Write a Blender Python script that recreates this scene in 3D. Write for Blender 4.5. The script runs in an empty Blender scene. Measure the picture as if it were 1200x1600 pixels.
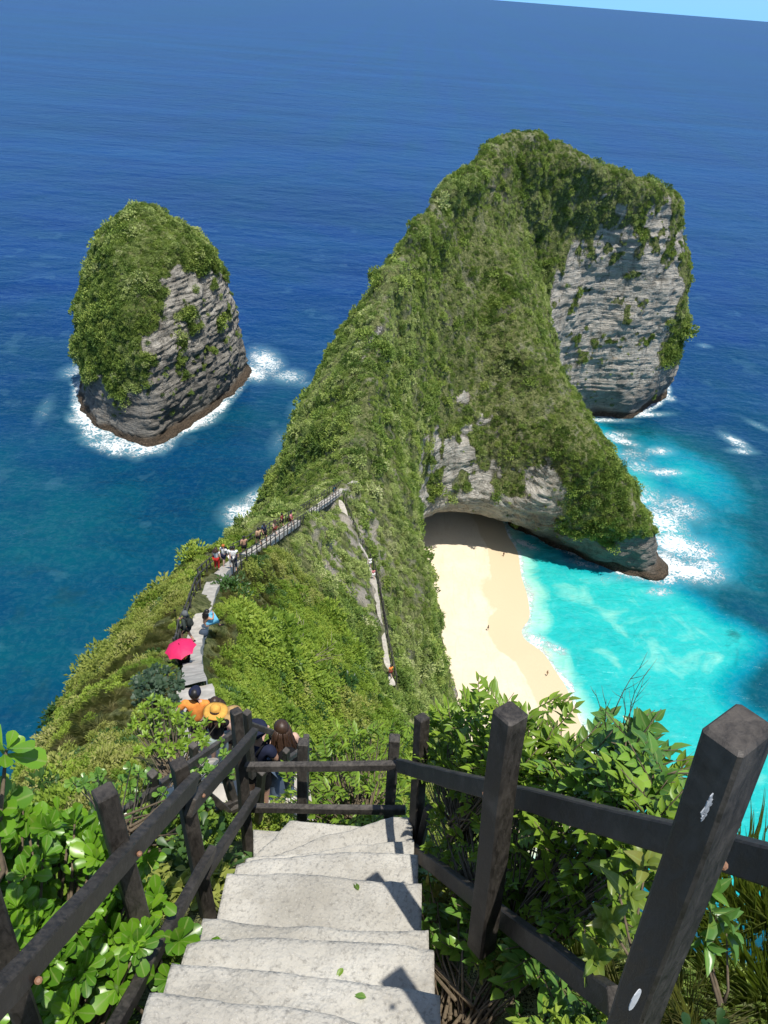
import bpy, bmesh, math, random
import numpy as np
from mathutils import Vector, Matrix, Euler
from mathutils.bvhtree import BVHTree

random.seed(7)
RNG = np.random.default_rng(7)
scene = bpy.context.scene
COL = scene.collection

# ------------------------------------------------------------------ camera
CAM_H = 140.0
FPX = 1200.0                                   # focal length in pixels of the 1200 x 1600 photograph
PITCH = math.atan(814 / 1200.0)
ROLL = math.atan(0.0799)
_F = np.array([0, math.cos(PITCH), -math.sin(PITCH)])
_R0 = np.array([1.0, 0, 0]); _U0 = np.array([0, math.sin(PITCH), math.cos(PITCH)])
_R = math.cos(ROLL) * _R0 + math.sin(ROLL) * _U0
_U = -math.sin(ROLL) * _R0 + math.cos(ROLL) * _U0
EYE = np.array([0.0, 0.0, CAM_H])
cd = bpy.data.cameras.new("camera")
cd.sensor_fit = 'VERTICAL'; cd.sensor_height = 36.0; cd.lens = 27.0
cd.clip_start = 0.05; cd.clip_end = 200000.0
cam = bpy.data.objects.new("camera", cd)
cam.matrix_world = Matrix(((_R[0], _U[0], -_F[0], 0), (_R[1], _U[1], -_F[1], 0), (_R[2], _U[2], -_F[2], CAM_H), (0, 0, 0, 1)))
COL.objects.link(cam); scene.camera = cam

# ------------------------------------------------------------------ light
SUN_EL = math.radians(72); SUN_AZ = math.radians(146)        # azimuth clockwise from +Y
sun_dir = Vector((math.sin(SUN_AZ) * math.cos(SUN_EL), math.cos(SUN_AZ) * math.cos(SUN_EL), math.sin(SUN_EL)))
w = bpy.data.worlds.new("World"); scene.world = w; w.use_nodes = True
nt = w.node_tree; nt.nodes.clear()
sky = nt.nodes.new('ShaderNodeTexSky'); sky.sky_type = 'NISHITA'; sky.sun_disc = False
sky.sun_elevation = SUN_EL; sky.sun_rotation = SUN_AZ; sky.air_density = 1.0; sky.dust_density = 0.6; sky.ozone_density = 2.0
bg = nt.nodes.new('ShaderNodeBackground'); bg.inputs[1].default_value = 0.125
wo = nt.nodes.new('ShaderNodeOutputWorld')
tc = nt.nodes.new('ShaderNodeTexCoord'); sx = nt.nodes.new('ShaderNodeSeparateXYZ'); nt.links.new(tc.outputs['Generated'], sx.inputs[0])
mr = nt.nodes.new('ShaderNodeMapRange'); mr.interpolation_type = 'SMOOTHSTEP'; mr.inputs['From Min'].default_value = 0.26; mr.inputs['From Max'].default_value = -0.02
nt.links.new(sx.outputs['Z'], mr.inputs['Value'])
skm = nt.nodes.new('ShaderNodeMix'); skm.data_type = 'RGBA'; nt.links.new(mr.outputs[0], skm.inputs[0]); nt.links.new(sky.outputs[0], skm.inputs[6]); skm.inputs[7].default_value = (2.1, 4.9, 8.4, 1)   # clear tropical horizon
nt.links.new(skm.outputs[2], bg.inputs[0]); nt.links.new(bg.outputs[0], wo.inputs[0])
sl = bpy.data.lights.new("sun", 'SUN'); sl.energy = 4.8; sl.angle = math.radians(0.5); sl.color = (1.0, 0.955, 0.88)
so = bpy.data.objects.new("sun", sl); so.rotation_euler = sun_dir.to_track_quat('Z', 'Y').to_euler(); so.location = (30, -30, 220)
COL.objects.link(so)
scene.view_settings.view_transform = 'Standard'; scene.view_settings.look = 'None'
scene.view_settings.gamma = 1.0; scene.view_settings.exposure = 0.20; scene.view_settings.use_curve_mapping = False
scene.cycles.max_bounces = 6; scene.cycles.diffuse_bounces = 3; scene.cycles.glossy_bounces = 2
scene.cycles.transmission_bounces = 3; scene.cycles.transparent_max_bounces = 4
scene.cycles.caustics_reflective = False; scene.cycles.caustics_refractive = False
scene.cycles.sample_clamp_indirect = 3.0

# ------------------------------------------------------------------ helpers
def ray(px, py):
    return _F * FPX + _R * (px - 600) - _U * (py - 800)
def at(px, py, depth):                          # a point of the place, seen at that pixel, that far along the view axis
    return EYE + ray(px, py) / FPX * depth
def atz(px, py, z):
    d = ray(px, py); return EYE + d * (z - CAM_H) / d[2]

def tag(o, label=None, cat=None, group=None, kind=None):
    if label: o['label'] = label
    if cat: o['category'] = cat
    if group: o['group'] = group
    if kind: o['kind'] = kind
    return o
def empty(name, loc=(0, 0, 0), rz=0.0):
    o = bpy.data.objects.new(name, None); o.empty_display_size = 0.2
    o.location = loc; o.rotation_euler = (0, 0, rz); COL.objects.link(o); return o
def link(name, me, mat=None, parent=None, smooth=False):
    o = bpy.data.objects.new(name, me); COL.objects.link(o)
    if mat is not None:
        me.materials.clear() if False else None
        if len(me.materials) == 0: me.materials.append(mat)
    if parent is not None: o.parent = parent
    if smooth: me.polygons.foreach_set('use_smooth', [True] * len(me.polygons))
    return o
def mesh_np(name, V, Fq, smooth=True):
    """mesh from numpy verts (n,3) and faces (m,k)"""
    me = bpy.data.meshes.new(name)
    V = np.ascontiguousarray(V, np.float32); Fq = np.ascontiguousarray(Fq, np.int32)
    me.vertices.add(len(V)); me.vertices.foreach_set('co', V.ravel())
    k = Fq.shape[1]
    me.loops.add(Fq.size); me.loops.foreach_set('vertex_index', Fq.ravel())
    me.polygons.add(len(Fq))
    me.polygons.foreach_set('loop_start', np.arange(0, Fq.size, k, dtype=np.int32))
    me.polygons.foreach_set('loop_total', np.full(len(Fq), k, np.int32))
    me.polygons.foreach_set('use_smooth', np.full(len(Fq), smooth, bool))
    me.update(calc_edges=True); return me
def attr(me, name, typ, arr, dom='POINT'):
    a = me.attributes.new(name, typ, dom)
    a.data.foreach_set({'FLOAT': 'value', 'INT': 'value', 'FLOAT_VECTOR': 'vector', 'FLOAT_COLOR': 'color'}[typ], np.ascontiguousarray(arr).ravel())

class MB:
    """collects boxes, bars and tubes into one mesh"""
    def __init__(s): s.v = []; s.f = []
    def add(s, V, Fs):
        b = len(s.v); s.v += [tuple(float(c) for c in p) for p in V]; s.f += [tuple(b + i for i in f) for f in Fs]
    def bar(s, a, b, wx, wy, up=(0, 0, 1), bev=0.12, jit=0.0):
        """bevelled rectangular bar from a to b; wx across, wy along 'up'"""
        a = Vector(a); b = Vector(b); d = (b - a); L = d.length; d.normalize()
        up = Vector(up); x = d.cross(up)
        if x.length < 1e-4: x = d.cross(Vector((1, 0, 0)))
        x.normalize(); y = x.cross(d).normalized()
        hx, hy = wx / 2, wy / 2; c = min(wx, wy) * bev
        prof = [(hx - c, hy), (-hx + c, hy), (-hx, hy - c), (-hx, -hy + c), (-hx + c, -hy), (hx - c, -hy), (hx, -hy + c), (hx, hy - c)]
        n = max(2, int(L / 0.25) + 1) if jit > 0 else 2
        rings = []
        ts = [0, c / L] + [(i / (n - 1)) for i in range(1, n - 1)] + [1 - c / L, 1]
        V = []
        for i, t in enumerate(ts):
            k = 0.86 if i in (0, len(ts) - 1) else 1.0
            p = a + d * (L * t)
            if jit > 0 and 0 < i < len(ts) - 1:
                p = p + x * random.uniform(-jit, jit) + y * random.uniform(-jit, jit); k *= random.uniform(1 - jit * 3, 1 + jit * 3)
            for (u, v) in prof: V.append(p + x * u * k + y * v * k)
        Fs = []
        m = len(prof)
        for i in range(len(ts) - 1):
            for j in range(m):
                j2 = (j + 1) % m
                Fs.append((i * m + j, i * m + j2, (i + 1) * m + j2, (i + 1) * m + j))
        Fs.append(tuple(range(m - 1, -1, -1))); e = (len(ts) - 1) * m; Fs.append(tuple(range(e, e + m)))
        s.add(V, Fs)
    def tube(s, pts, rads, n=6, caps=True):
        pts = [Vector(p) for p in pts]; V = []; Fs = []
        for i, p in enumerate(pts):
            d = (pts[min(i + 1, len(pts) - 1)] - pts[max(i - 1, 0)]).normalized()
            x = d.cross(Vector((0.13, 0.21, 0.97)))
            if x.length < 1e-3: x = d.cross(Vector((1, 0, 0)))
            x.normalize(); y = d.cross(x)
            for j in range(n):
                a = 2 * math.pi * j / n
                V.append(p + (x * math.cos(a) + y * math.sin(a)) * rads[i])
        for i in range(len(pts) - 1):
            for j in range(n):
                j2 = (j + 1) % n
                Fs.append((i * n + j, i * n + j2, (i + 1) * n + j2, (i + 1) * n + j))
        if caps:
            Fs.append(tuple(range(n - 1, -1, -1))); e = (len(pts) - 1) * n; Fs.append(tuple(range(e, e + n)))
        s.add(V, Fs)
    def ball(s, c, r, n=10, m=7, sc=(1, 1, 1), rot=None):
        V = []; Fs = []
        for i in range(m + 1):
            th = math.pi * i / m
            for j in range(n):
                a = 2 * math.pi * j / n
                p = Vector((math.sin(th) * math.cos(a) * sc[0], math.sin(th) * math.sin(a) * sc[1], math.cos(th) * sc[2])) * r
                if rot is not None: p = rot @ p
                V.append(Vector(c) + p)
        for i in range(m):
            for j in range(n):
                j2 = (j + 1) % n
                Fs.append((i * n + j, (i + 1) * n + j, (i + 1) * n + j2, i * n + j2))
        s.add(V, Fs)
    def mesh(s, name, smooth=False):
        me = bpy.data.meshes.new(name); me.from_pydata(s.v, [], s.f); me.update()
        if smooth: me.polygons.foreach_set('use_smooth', [True] * len(me.polygons))
        return me
    def build(s, name, mat, parent=None, smooth=False):
        return link(name, s.mesh(name, smooth), mat, parent)

# ---- numpy value noise
_PERM = np.random.default_rng(3).random(4096).astype(np.float32) * 2 - 1
def vnoise(p):
    p = np.asarray(p, np.float64); i = np.floor(p).astype(np.int64); f = (p - i).astype(np.float32); f = f * f * (3 - 2 * f)
    def h(dx, dy, dz):
        k = (i[..., 0] + dx) * 73856093 ^ (i[..., 1] + dy) * 19349663 ^ (i[..., 2] + dz) * 83492791
        k ^= (k >> 13); k *= 1274126177; k ^= (k >> 16)
        return _PERM[k & 4095]
    fx, fy, fz = f[..., 0], f[..., 1], f[..., 2]
    a = h(0, 0, 0) * (1 - fx) + h(1, 0, 0) * fx; b = h(0, 1, 0) * (1 - fx) + h(1, 1, 0) * fx
    c = h(0, 0, 1) * (1 - fx) + h(1, 0, 1) * fx; d = h(0, 1, 1) * (1 - fx) + h(1, 1, 1) * fx
    return (a * (1 - fy) + b * fy) * (1 - fz) + (c * (1 - fy) + d * fy) * fz
def fbm(p, oct=3, gain=0.5):
    s = 0; a = 1.0; q = np.array(p, np.float64)
    for o in range(oct):
        s = s + a * vnoise(q + o * 17.3); q = q * 2.03; a *= gain
    return s
def sstep(a, b, x):
    t = np.clip((x - a) / (b - a), 0, 1); return t * t * (3 - 2 * t)

# ---- node helper
class NT:
    def __init__(s, name):
        s.m = bpy.data.materials.new(name); s.m.use_nodes = True; s.t = s.m.node_tree; s.t.nodes.clear()
        s.out = s.n('ShaderNodeOutputMaterial')
    def n(s, typ, inp=None, **kw):
        nd = s.t.nodes.new(typ)
        for k, v in kw.items(): setattr(nd, k, v)
        for k, v in (inp or {}).items():
            sock = nd.inputs[k]
            if hasattr(v, 'is_output') and v.is_output: s.t.links.new(v, sock)
            else: sock.default_value = v
        return nd
    def noise(s, vec, scale, detail=4, rough=0.55, dist=0.0):
        return s.n('ShaderNodeTexNoise', {'Vector': vec, 'Scale': scale, 'Detail': detail, 'Roughness': rough, 'Distortion': dist}).outputs['Fac']
    def ramp(s, fac, stops, interp='LINEAR'):
        r = s.n('ShaderNodeValToRGB', {'Fac': fac}); cr = r.color_ramp; cr.interpolation = interp
        while len(cr.elements) < len(stops): cr.elements.new(0.5)
        for e, (p, c) in zip(cr.elements, stops):
            e.position = p; e.color = (c if len(c) == 4 else (*c, 1)) if not isinstance(c, (int, float)) else (c, c, c, 1)
        return r.outputs['Color']
    def mix(s, fac, a, b, mode='MIX'):
        nd = s.n('ShaderNodeMix', data_type='RGBA', blend_type=mode)
        for sock, v in ((nd.inputs[0], fac), (nd.inputs[6], a), (nd.inputs[7], b)):
            if hasattr(v, 'is_output') and v.is_output: s.t.links.new(v, sock)
            else: sock.default_value = v if not isinstance(v, tuple) or len(v) == 4 else (*v, 1)
        return nd.outputs[2]
    def math(s, op, a, b=0.0, clamp=False):
        nd = s.n('ShaderNodeMath', operation=op, use_clamp=clamp)
        for i, v in enumerate((a, b)):
            if hasattr(v, 'is_output') and v.is_output: s.t.links.new(v, nd.inputs[i])
            else: nd.inputs[i].default_value = v
        return nd.outputs[0]
    def mapr(s, v, a, b, c=0.0, d=1.0):
        return s.n('ShaderNodeMapRange', {'Value': v, 'From Min': a, 'From Max': b, 'To Min': c, 'To Max': d}).outputs[0]
    def attr(s, name): return s.n('ShaderNodeAttribute', attribute_name=name)
    def obj(s): return s.n('ShaderNodeTexCoord').outputs['Object']
    def scale(s, vec, sc):
        return s.n('ShaderNodeMapping', {'Vector': vec, 'Scale': sc}).outputs[0]
    def bump(s, h, strength=0.5, dist=0.1, normal=None):
        d = {'Height': h, 'Strength': strength, 'Distance': dist}
        if normal is not None: d['Normal'] = normal
        return s.n('ShaderNodeBump', d).outputs[0]
    def pbr(s, color, rough=0.7, normal=None, spec=0.4, **kw):
        d = {'Base Color': color if not isinstance(color, tuple) else (*color[:3], 1), 'Roughness': rough, 'Specular IOR Level': spec}
        if normal is not None: d['Normal'] = normal
        d.update(kw); b = s.n('ShaderNodeBsdfPrincipled', d)
        s.t.links.new(b.outputs[0], s.out.inputs[0]); return s.m

def plain(name, color, rough=0.8, var=0.12, scale=20.0, spec=0.25):
    t = NT(name); o = t.obj(); n = t.noise(o, scale, 3)
    c = t.mix(t.mapr(n, 0.3, 0.7), tuple(max(0, x * (1 - var)) for x in color), tuple(min(1, x * (1 + var)) for x in color))
    return t.pbr(c, rough, t.bump(n, 0.15, 0.01), spec)

# ------------------------------------------------------------------ materials of the setting
def mat_terrain():
    t = NT("limestone_and_undergrowth"); o = t.obj()
    veg = t.attr('veg').outputs['Fac']; wet = t.attr('wet').outputs['Fac']
    sx = t.n('ShaderNodeSeparateXYZ', {0: o}); cb = t.n('ShaderNodeCombineXYZ', {0: t.math('MULTIPLY', sx.outputs[0], 0.05), 1: t.math('MULTIPLY', sx.outputs[1], 0.05), 2: t.math('MULTIPLY', t.attr('strat').outputs['Fac'], 0.80)}).outputs[0]
    n1 = t.noise(cb, 1.0, 6, 0.66, 0.3)          # strata
    n1b = t.noise(t.n('ShaderNodeVectorMath', {0: cb, 1: (6.0, 6.0, 2.6)}, operation='MULTIPLY').outputs[0], 1.0, 5, 0.65, 0.5)
    n2 = t.noise(o, 0.35, 6, 0.62); n3 = t.noise(o, 2.2, 6, 0.68); n4 = t.noise(t.scale(o, (0.25, 0.25, 0.05)), 1.0, 4, 0.6, 0.4)
    rock = t.ramp(n1, [(0.28, (0.24, 0.22, 0.185)), (0.42, (0.43, 0.41, 0.37)), (0.56, (0.53, 0.51, 0.465)), (0.72, (0.39, 0.365, 0.325))])
    rock = t.mix(t.math('MULTIPLY', t.mapr(n2, 0.42, 0.66), 0.8), rock, (0.60, 0.58, 0.535))
    rock = t.mix(t.math('MULTIPLY', t.mapr(n1b, 0.50, 0.34), 0.55), rock, (0.13, 0.12, 0.105))
    rock = t.mix(t.math('MULTIPLY', t.mapr(n4, 0.50, 0.70), 0.6), rock, (0.16, 0.15, 0.135))
    rock = t.mix(t.math('MULTIPLY', t.mapr(n3, 0.52, 0.72), 0.45), rock, (0.19, 0.175, 0.145))
    ck = t.n('ShaderNodeTexVoronoi', {'Vector': t.n('ShaderNodeVectorMath', {0: t.scale(o, (0.16, 0.16, 0.035)), 1: t.n('ShaderNodeVectorMath', {0: t.n('ShaderNodeTexNoise', {'Vector': o, 'Scale': 0.3, 'Detail': 4.0}).outputs['Color'], 1: (0.9, 0.9, 0.9)}, operation='MULTIPLY').outputs[0]}, operation='ADD').outputs[0], 'Scale': 1.0}, feature='DISTANCE_TO_EDGE').outputs['Distance']
    rock = t.mix(t.math('MULTIPLY', t.mapr(ck, 0.035, 0.0), 0.6), rock, (0.09, 0.085, 0.075))
    rock = t.mix(t.math('MULTIPLY', t.mapr(t.noise(o, 0.22, 5, 0.7), 0.60, 0.74), 0.5), rock, (0.36, 0.25, 0.15))
    rock = t.mix(1.0, rock, (1.0, 0.975, 0.92), 'MULTIPLY')
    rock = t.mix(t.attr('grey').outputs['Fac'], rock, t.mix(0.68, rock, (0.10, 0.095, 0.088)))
    rock = t.mix(wet, rock, t.mix(t.mapr(n3, 0.35, 0.65), (0.035, 0.030, 0.024), (0.15, 0.11, 0.075)))
    soil = t.mix(t.mapr(n3, 0.38, 0.62), (0.055, 0.075, 0.020), (0.23, 0.24, 0.10))
    soil = t.mix(t.math('MULTIPLY', t.mapr(n2, 0.50, 0.62), 0.7), soil, (0.06, 0.085, 0.024))
    bare = t.attr('bare').outputs['Fac']
    soil = t.mix(t.math('MULTIPLY', t.mapr(n4, 0.54, 0.66), 0.55), soil, t.mix(n3, (0.12, 0.12, 0.08), (0.38, 0.36, 0.28)))
    soil = t.mix(bare, soil, t.mix(n3, (0.30, 0.26, 0.20), (0.54, 0.49, 0.41)))
    v = t.mapr(t.math('ADD', veg, t.math('MULTIPLY', t.math('SUBTRACT', n3, 0.5), 0.9)), 0.40, 0.60)
    c = t.mix(v, rock, soil)
    hb = t.math('ADD', t.math('MULTIPLY', n1, t.mapr(v, 0, 1, 1.2, 0.0)), t.math('ADD', t.math('MULTIPLY', n1b, t.mapr(v, 0, 1, 0.9, 0.0)), t.math('ADD', t.math('MULTIPLY', n2, 0.7), t.math('MULTIPLY', n3, 0.55))))
    return t.pbr(c, 0.92, t.bump(hb, 1.0, 1.3), 0.1)
M_TERRAIN = mat_terrain()

def mat_sea():
    t = NT("sea_water"); o = t.obj()
    sh = t.attr('shallow').outputs['Fac']; fo = t.attr('foam').outputs['Fac']
    big = t.noise(o, 0.02, 4, 0.6, 0.5); mid = t.noise(o, 0.085, 4, 0.6, 0.6)
    s2 = t.math('ADD', sh, t.math('MULTIPLY', t.math('SUBTRACT', mid, 0.5), t.mapr(sh, 0.02, 0.3, 0.04, 0.24)))
    s2 = t.math('ADD', s2, t.math('MULTIPLY', t.math('SUBTRACT', big, 0.5), 0.10))
    col = t.ramp(s2, [(0.0, (0.0008, 0.026, 0.130)), (0.16, (0.0005, 0.038, 0.095)), (0.33, (0.001, 0.072, 0.105)), (0.52, (0.0, 0.19, 0.27)),
                      (0.70, (0.0, 0.285, 0.32)), (0.86, (0.02, 0.42, 0.40)), (0.95, (0.33, 0.66, 0.52)), (1.0, (0.66, 0.62, 0.42))])
    fine = t.noise(o, 0.55, 5, 0.7, 0.8); col = t.mix(t.math('MULTIPLY', t.mapr(fine, 0.46, 0.70), t.mapr(sh, 0.3, 0.8, 0.10, 0.30)), col, t.mix(0.5, col, (0.20, 0.52, 0.52)))  # paler flecks paint ripple and caustic light into the water colour
    wind = t.noise(t.scale(o, (0.0018, 0.009, 0.01)), 1.0, 5, 0.6, 0.5); col = t.mix(t.math('MULTIPLY', t.mapr(wind, 0.50, 0.66), t.mapr(sh, 0.3, 0.15, 0.0, 0.32)), col, (0.004, 0.06, 0.20))
    col = t.mix(t.math('MULTIPLY', t.mapr(wind, 0.48, 0.36), t.mapr(sh, 0.3, 0.15, 0.0, 0.25)), col, (0.0005, 0.014, 0.06))
    # reefs under the water
    reef = t.noise(o, 0.055, 5, 0.65, 0.8)
    rf = t.math('MULTIPLY', t.mapr(reef, 0.54, 0.66), t.attr('reef').outputs['Fac'])
    col = t.mix(rf, col, t.mix(0.72, col, (0.01, 0.05, 0.055)))
    fn = t.n('ShaderNodeTexVoronoi', {'Vector': t.mix(0.25, o, t.n('ShaderNodeTexNoise', {'Vector': o, 'Scale': 0.25, 'Detail': 3.0}).outputs['Color'], 'LINEAR_LIGHT'), 'Scale': 0.30}, feature='DISTANCE_TO_EDGE').outputs['Distance']
    f1 = t.noise(o, 0.16, 6, 0.68, 1.6)
    f2 = t.noise(o, 0.42, 6, 0.7, 1.2); lace = t.math('SUBTRACT', 1.0, t.mapr(t.math('ABSOLUTE', t.math('SUBTRACT', f2, 0.5)), 0.0, 0.10))
    thr = t.math('SUBTRACT', 1.02, fo)
    fm = t.math('ADD', t.math('MULTIPLY', t.mapr(f1, 0.28, 0.74), 0.48), t.math('MULTIPLY', lace, 0.52))
    foam = t.n('ShaderNodeMapRange', {'Value': t.math('SUBTRACT', fm, thr), 'From Min': -0.02, 'From Max': 0.40}, interpolation_type='SMOOTHSTEP').outputs[0]
    milky = t.mapr(fo, 0.12, 0.75, 0.0, 0.55)
    col = t.mix(milky, col, t.mix(0.55, col, (0.30, 0.66, 0.72)))
    col = t.mix(t.math('MULTIPLY', foam, 0.93), col, (0.80, 0.84, 0.84))
    w1 = t.noise(t.scale(o, (0.05, 0.085, 0.05)), 1.0, 4, 0.6, 0.4)
    w2 = t.noise(t.scale(o, (0.22, 0.42, 0.3)), 1.0, 5, 0.62, 0.3)
    w3 = t.noise(t.scale(o, (0.012, 0.022, 0.02)), 1.0, 3, 0.5, 0.3)
    h = t.math('ADD', t.math('ADD', t.math('MULTIPLY', w1, 2.2), t.math('MULTIPLY', w2, 0.75)), t.math('MULTIPLY', w3, 4.0))
    h = t.math('ADD', h, t.math('MULTIPLY', foam, 0.25))
    nrm = t.bump(h, 0.75, 1.0)
    df = t.n('ShaderNodeBsdfDiffuse', {'Color': col, 'Normal': nrm}); gl = t.n('ShaderNodeBsdfGlossy', {'Color': (0.72, 0.88, 1.0, 1), 'Roughness': 0.22, 'Normal': nrm})
    fr = t.n('ShaderNodeFresnel', {'IOR': 1.33, 'Normal': nrm}).outputs[0]
    fac = t.math('MULTIPLY', t.math('MINIMUM', t.math('MULTIPLY', fr, 0.7), 0.30), t.math('SUBTRACT', 1.0, t.math('MULTIPLY', foam, 0.85)))
    mx = t.n('ShaderNodeMixShader', {0: fac, 1: df.outputs[0], 2: gl.outputs[0]}); t.t.links.new(mx.outputs[0], t.out.inputs[0]); return t.m
M_SEA = mat_sea()

def mat_sand():
    t = NT("beach_sand"); o = t.obj(); n = t.noise(o, 0.12, 5, 0.6, 0.5); n2 = t.noise(o, 1.3, 5, 0.65); n3 = t.noise(o, 6.0, 3)
    wet = t.attr('wet').outputs['Fac']
    c = t.mix(t.mapr(n, 0.3, 0.7), (0.72, 0.63, 0.475), (0.66, 0.56, 0.405))
    c = t.mix(t.math('MULTIPLY', t.mapr(n2, 0.5, 0.72), 0.35), c, (0.55, 0.43, 0.28))
    tr_ = t.noise(t.scale(o, (0.5, 0.06, 1)), 1.0, 5, 0.7, 1.5); c = t.mix(t.math('MULTIPLY', t.mapr(tr_, 0.55, 0.64), 0.3), c, (0.58, 0.45, 0.29))
    sp_ = t.noise(o, 3.5, 2); c = t.mix(t.math('MULTIPLY', t.mapr(sp_, 0.66, 0.72), 0.35), c, (0.42, 0.33, 0.22))
    w = t.mapr(t.math('ADD', wet, t.math('MULTIPLY', t.math('SUBTRACT', n, 0.5), 0.5)), 0.44, 0.52)
    c = t.mix(w, c, (0.60, 0.485, 0.32))
    return t.pbr(c, t.mapr(wet, 0.3, 0.9, 0.95, 0.55), t.bump(t.math('ADD', n2, t.math('MULTIPLY', n3, 0.3)), 0.25, 0.25), 0.2)
M_SAND = mat_sand()

# ------------------------------------------------------------------ terrain by contours
def crom(poly, k=5):
    P = np.array(poly, float); n = len(P); out = []
    for i in range(n):
        p0, p1, p2, p3 = P[i - 1], P[i], P[(i + 1) % n], P[(i + 2) % n]
        a = (np.linalg.norm(p1 - p0) + 1e-6) ** .5; b = (np.linalg.norm(p2 - p1) + 1e-6) ** .5; c = (np.linalg.norm(p3 - p2) + 1e-6) ** .5
        m1 = (p2 - p1) + b * ((p1 - p0) / a - (p2 - p0) / (a + b)) if True else 0
        m2 = (p2 - p1) + b * ((p3 - p2) / c - (p3 - p1) / (b + c))
        for j in range(k):
            t = j / k; t2, t3 = t * t, t * t * t
            out.append((2 * t3 - 3 * t2 + 1) * p1 + (t3 - 2 * t2 + t) * m1 + (-2 * t3 + 3 * t2) * p2 + (t3 - t2) * m2)
    return np.array(out)
def sdf2(poly, X, Y, smooth=True):
    """signed distance to a closed polygon, negative inside"""
    P = crom(poly) if smooth else np.array(poly, float); Q = np.roll(P, -1, 0)
    d2 = np.full(X.shape, 1e12, np.float32); ins = np.zeros(X.shape, bool)
    for (ax, ay), (bx, by) in zip(P, Q):
        ex, ey = bx - ax, by - ay; L = ex * ex + ey * ey + 1e-9
        t = np.clip(((X - ax) * ex + (Y - ay) * ey) / L, 0, 1)
        d2 = np.minimum(d2, (X - ax - t * ex) ** 2 + (Y - ay - t * ey) ** 2)
        if ay != by:
            c = ((ay > Y) != (by > Y)) & (X < (bx - ax) * (Y - ay) / (by - ay) + ax); ins ^= c
    d = np.sqrt(d2); return np.where(ins, -d, d).astype(np.float32)

def surface_nets(f, org, h):
    ins = f < 0
    c = ins.astype(np.uint8); nx, ny, nz = f.shape
    s = np.zeros((nx - 1, ny - 1, nz - 1), np.uint8)
    for dx in (0, 1):
        for dy in (0, 1):
            for dz in (0, 1): s += c[dx:nx - 1 + dx, dy:ny - 1 + dy, dz:nz - 1 + dz]
    I, J, K = np.nonzero((s > 0) & (s < 8)); n = len(I)
    vid = np.full(s.shape, -1, np.int32); vid[I, J, K] = np.arange(n)
    cn = {(a, b, e): f[I + a, J + b, K + e] for a in (0, 1) for b in (0, 1) for e in (0, 1)}
    acc = np.zeros((n, 3)); cnt = np.zeros(n)
    for a in cn:
        for ax in range(3):
            if a[ax] == 0:
                b = list(a); b[ax] = 1; b = tuple(b); fa, fb = cn[a], cn[b]
                m = (fa < 0) != (fb < 0); t = np.where(m, fa / np.where(m, fa - fb, 1), 0)
                for q in range(3):
                    acc[:, q] += m * (a[q] + (t if q == ax else 0))
                cnt += m
    V = np.array(org) + (np.stack([I, J, K], 1) + acc / cnt[:, None]) * h
    Fs = []
    for ax in range(3):
        sl0 = [slice(1, -1)] * 3; sl0[ax] = slice(0, -1); sl1 = list(sl0); sl1[ax] = slice(1, None)
        A = ins[tuple(sl0)]; B = ins[tuple(sl1)]
        e = np.nonzero(A != B); sign = A[e]
        base = [e[q] + (0 if q == ax else 1) for q in range(3)]
        u, v = (ax + 1) % 3, (ax + 2) % 3
        def vv(du, dv):
            k = [b.copy() for b in base]; k[u] -= du; k[v] -= dv; return vid[k[0], k[1], k[2]]
        q = np.stack([vv(1, 1), vv(0, 1), vv(0, 0), vv(1, 0)], 1)
        q[~sign] = q[~sign][:, ::-1]; Fs.append(q)
    Fq = np.concatenate(Fs); Fq = Fq[(Fq >= 0).all(1)]
    return V, Fq

def contour_solid(levels, x0, x1, y0, y1, z0, z1, h, namp, seed):
    X, Y = np.meshgrid(np.arange(x0, x1, h), np.arange(y0, y1, h), indexing='ij')
    zs = np.arange(z0, z1, h); lv = sorted(levels, key=lambda l: l[0])
    S = [np.minimum.reduce([sdf2(p, X, Y) for p in polys]) + off for (_, polys, off) in lv]; Zl = [l[0] for l in lv]
    f = np.empty((X.shape[0], X.shape[1], len(zs)), np.float32)
    for k, z in enumerate(zs):
        j = np.searchsorted(Zl, z) - 1
        if j < 0: f[:, :, k] = S[0]
        elif j >= len(Zl) - 1: f[:, :, k] = S[-1] + (z - Zl[-1]) * 2
        else:
            t = (z - Zl[j]) / (Zl[j + 1] - Zl[j]); f[:, :, k] = S[j] * (1 - t) + S[j + 1] * t
    g = f.copy(); g[:, :, 2:-2] = 0.1 * f[:, :, :-4] + 0.2 * f[:, :, 1:-3] + 0.4 * f[:, :, 2:-2] + 0.2 * f[:, :, 3:-1] + 0.1 * f[:, :, 4:]
    f = np.concatenate([f[:, :, :9], g[:, :, 9:]], 2)
    I, J, K = np.nonzero(np.abs(f) < 7)
    P = np.stack([x0 + I * h, y0 + J * h, z0 + K * h], 1)
    damp = namp(P)
    nz = 1.9 * fbm(P / 19.0 + seed, 2) + 1.0 * fbm(P / np.array([6.0, 6.0, 7.5]) + seed, 2)
    f[I, J, K] += (nz * damp).astype(np.float32)
    return surface_nets(f, (x0, y0, z0), h)

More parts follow.
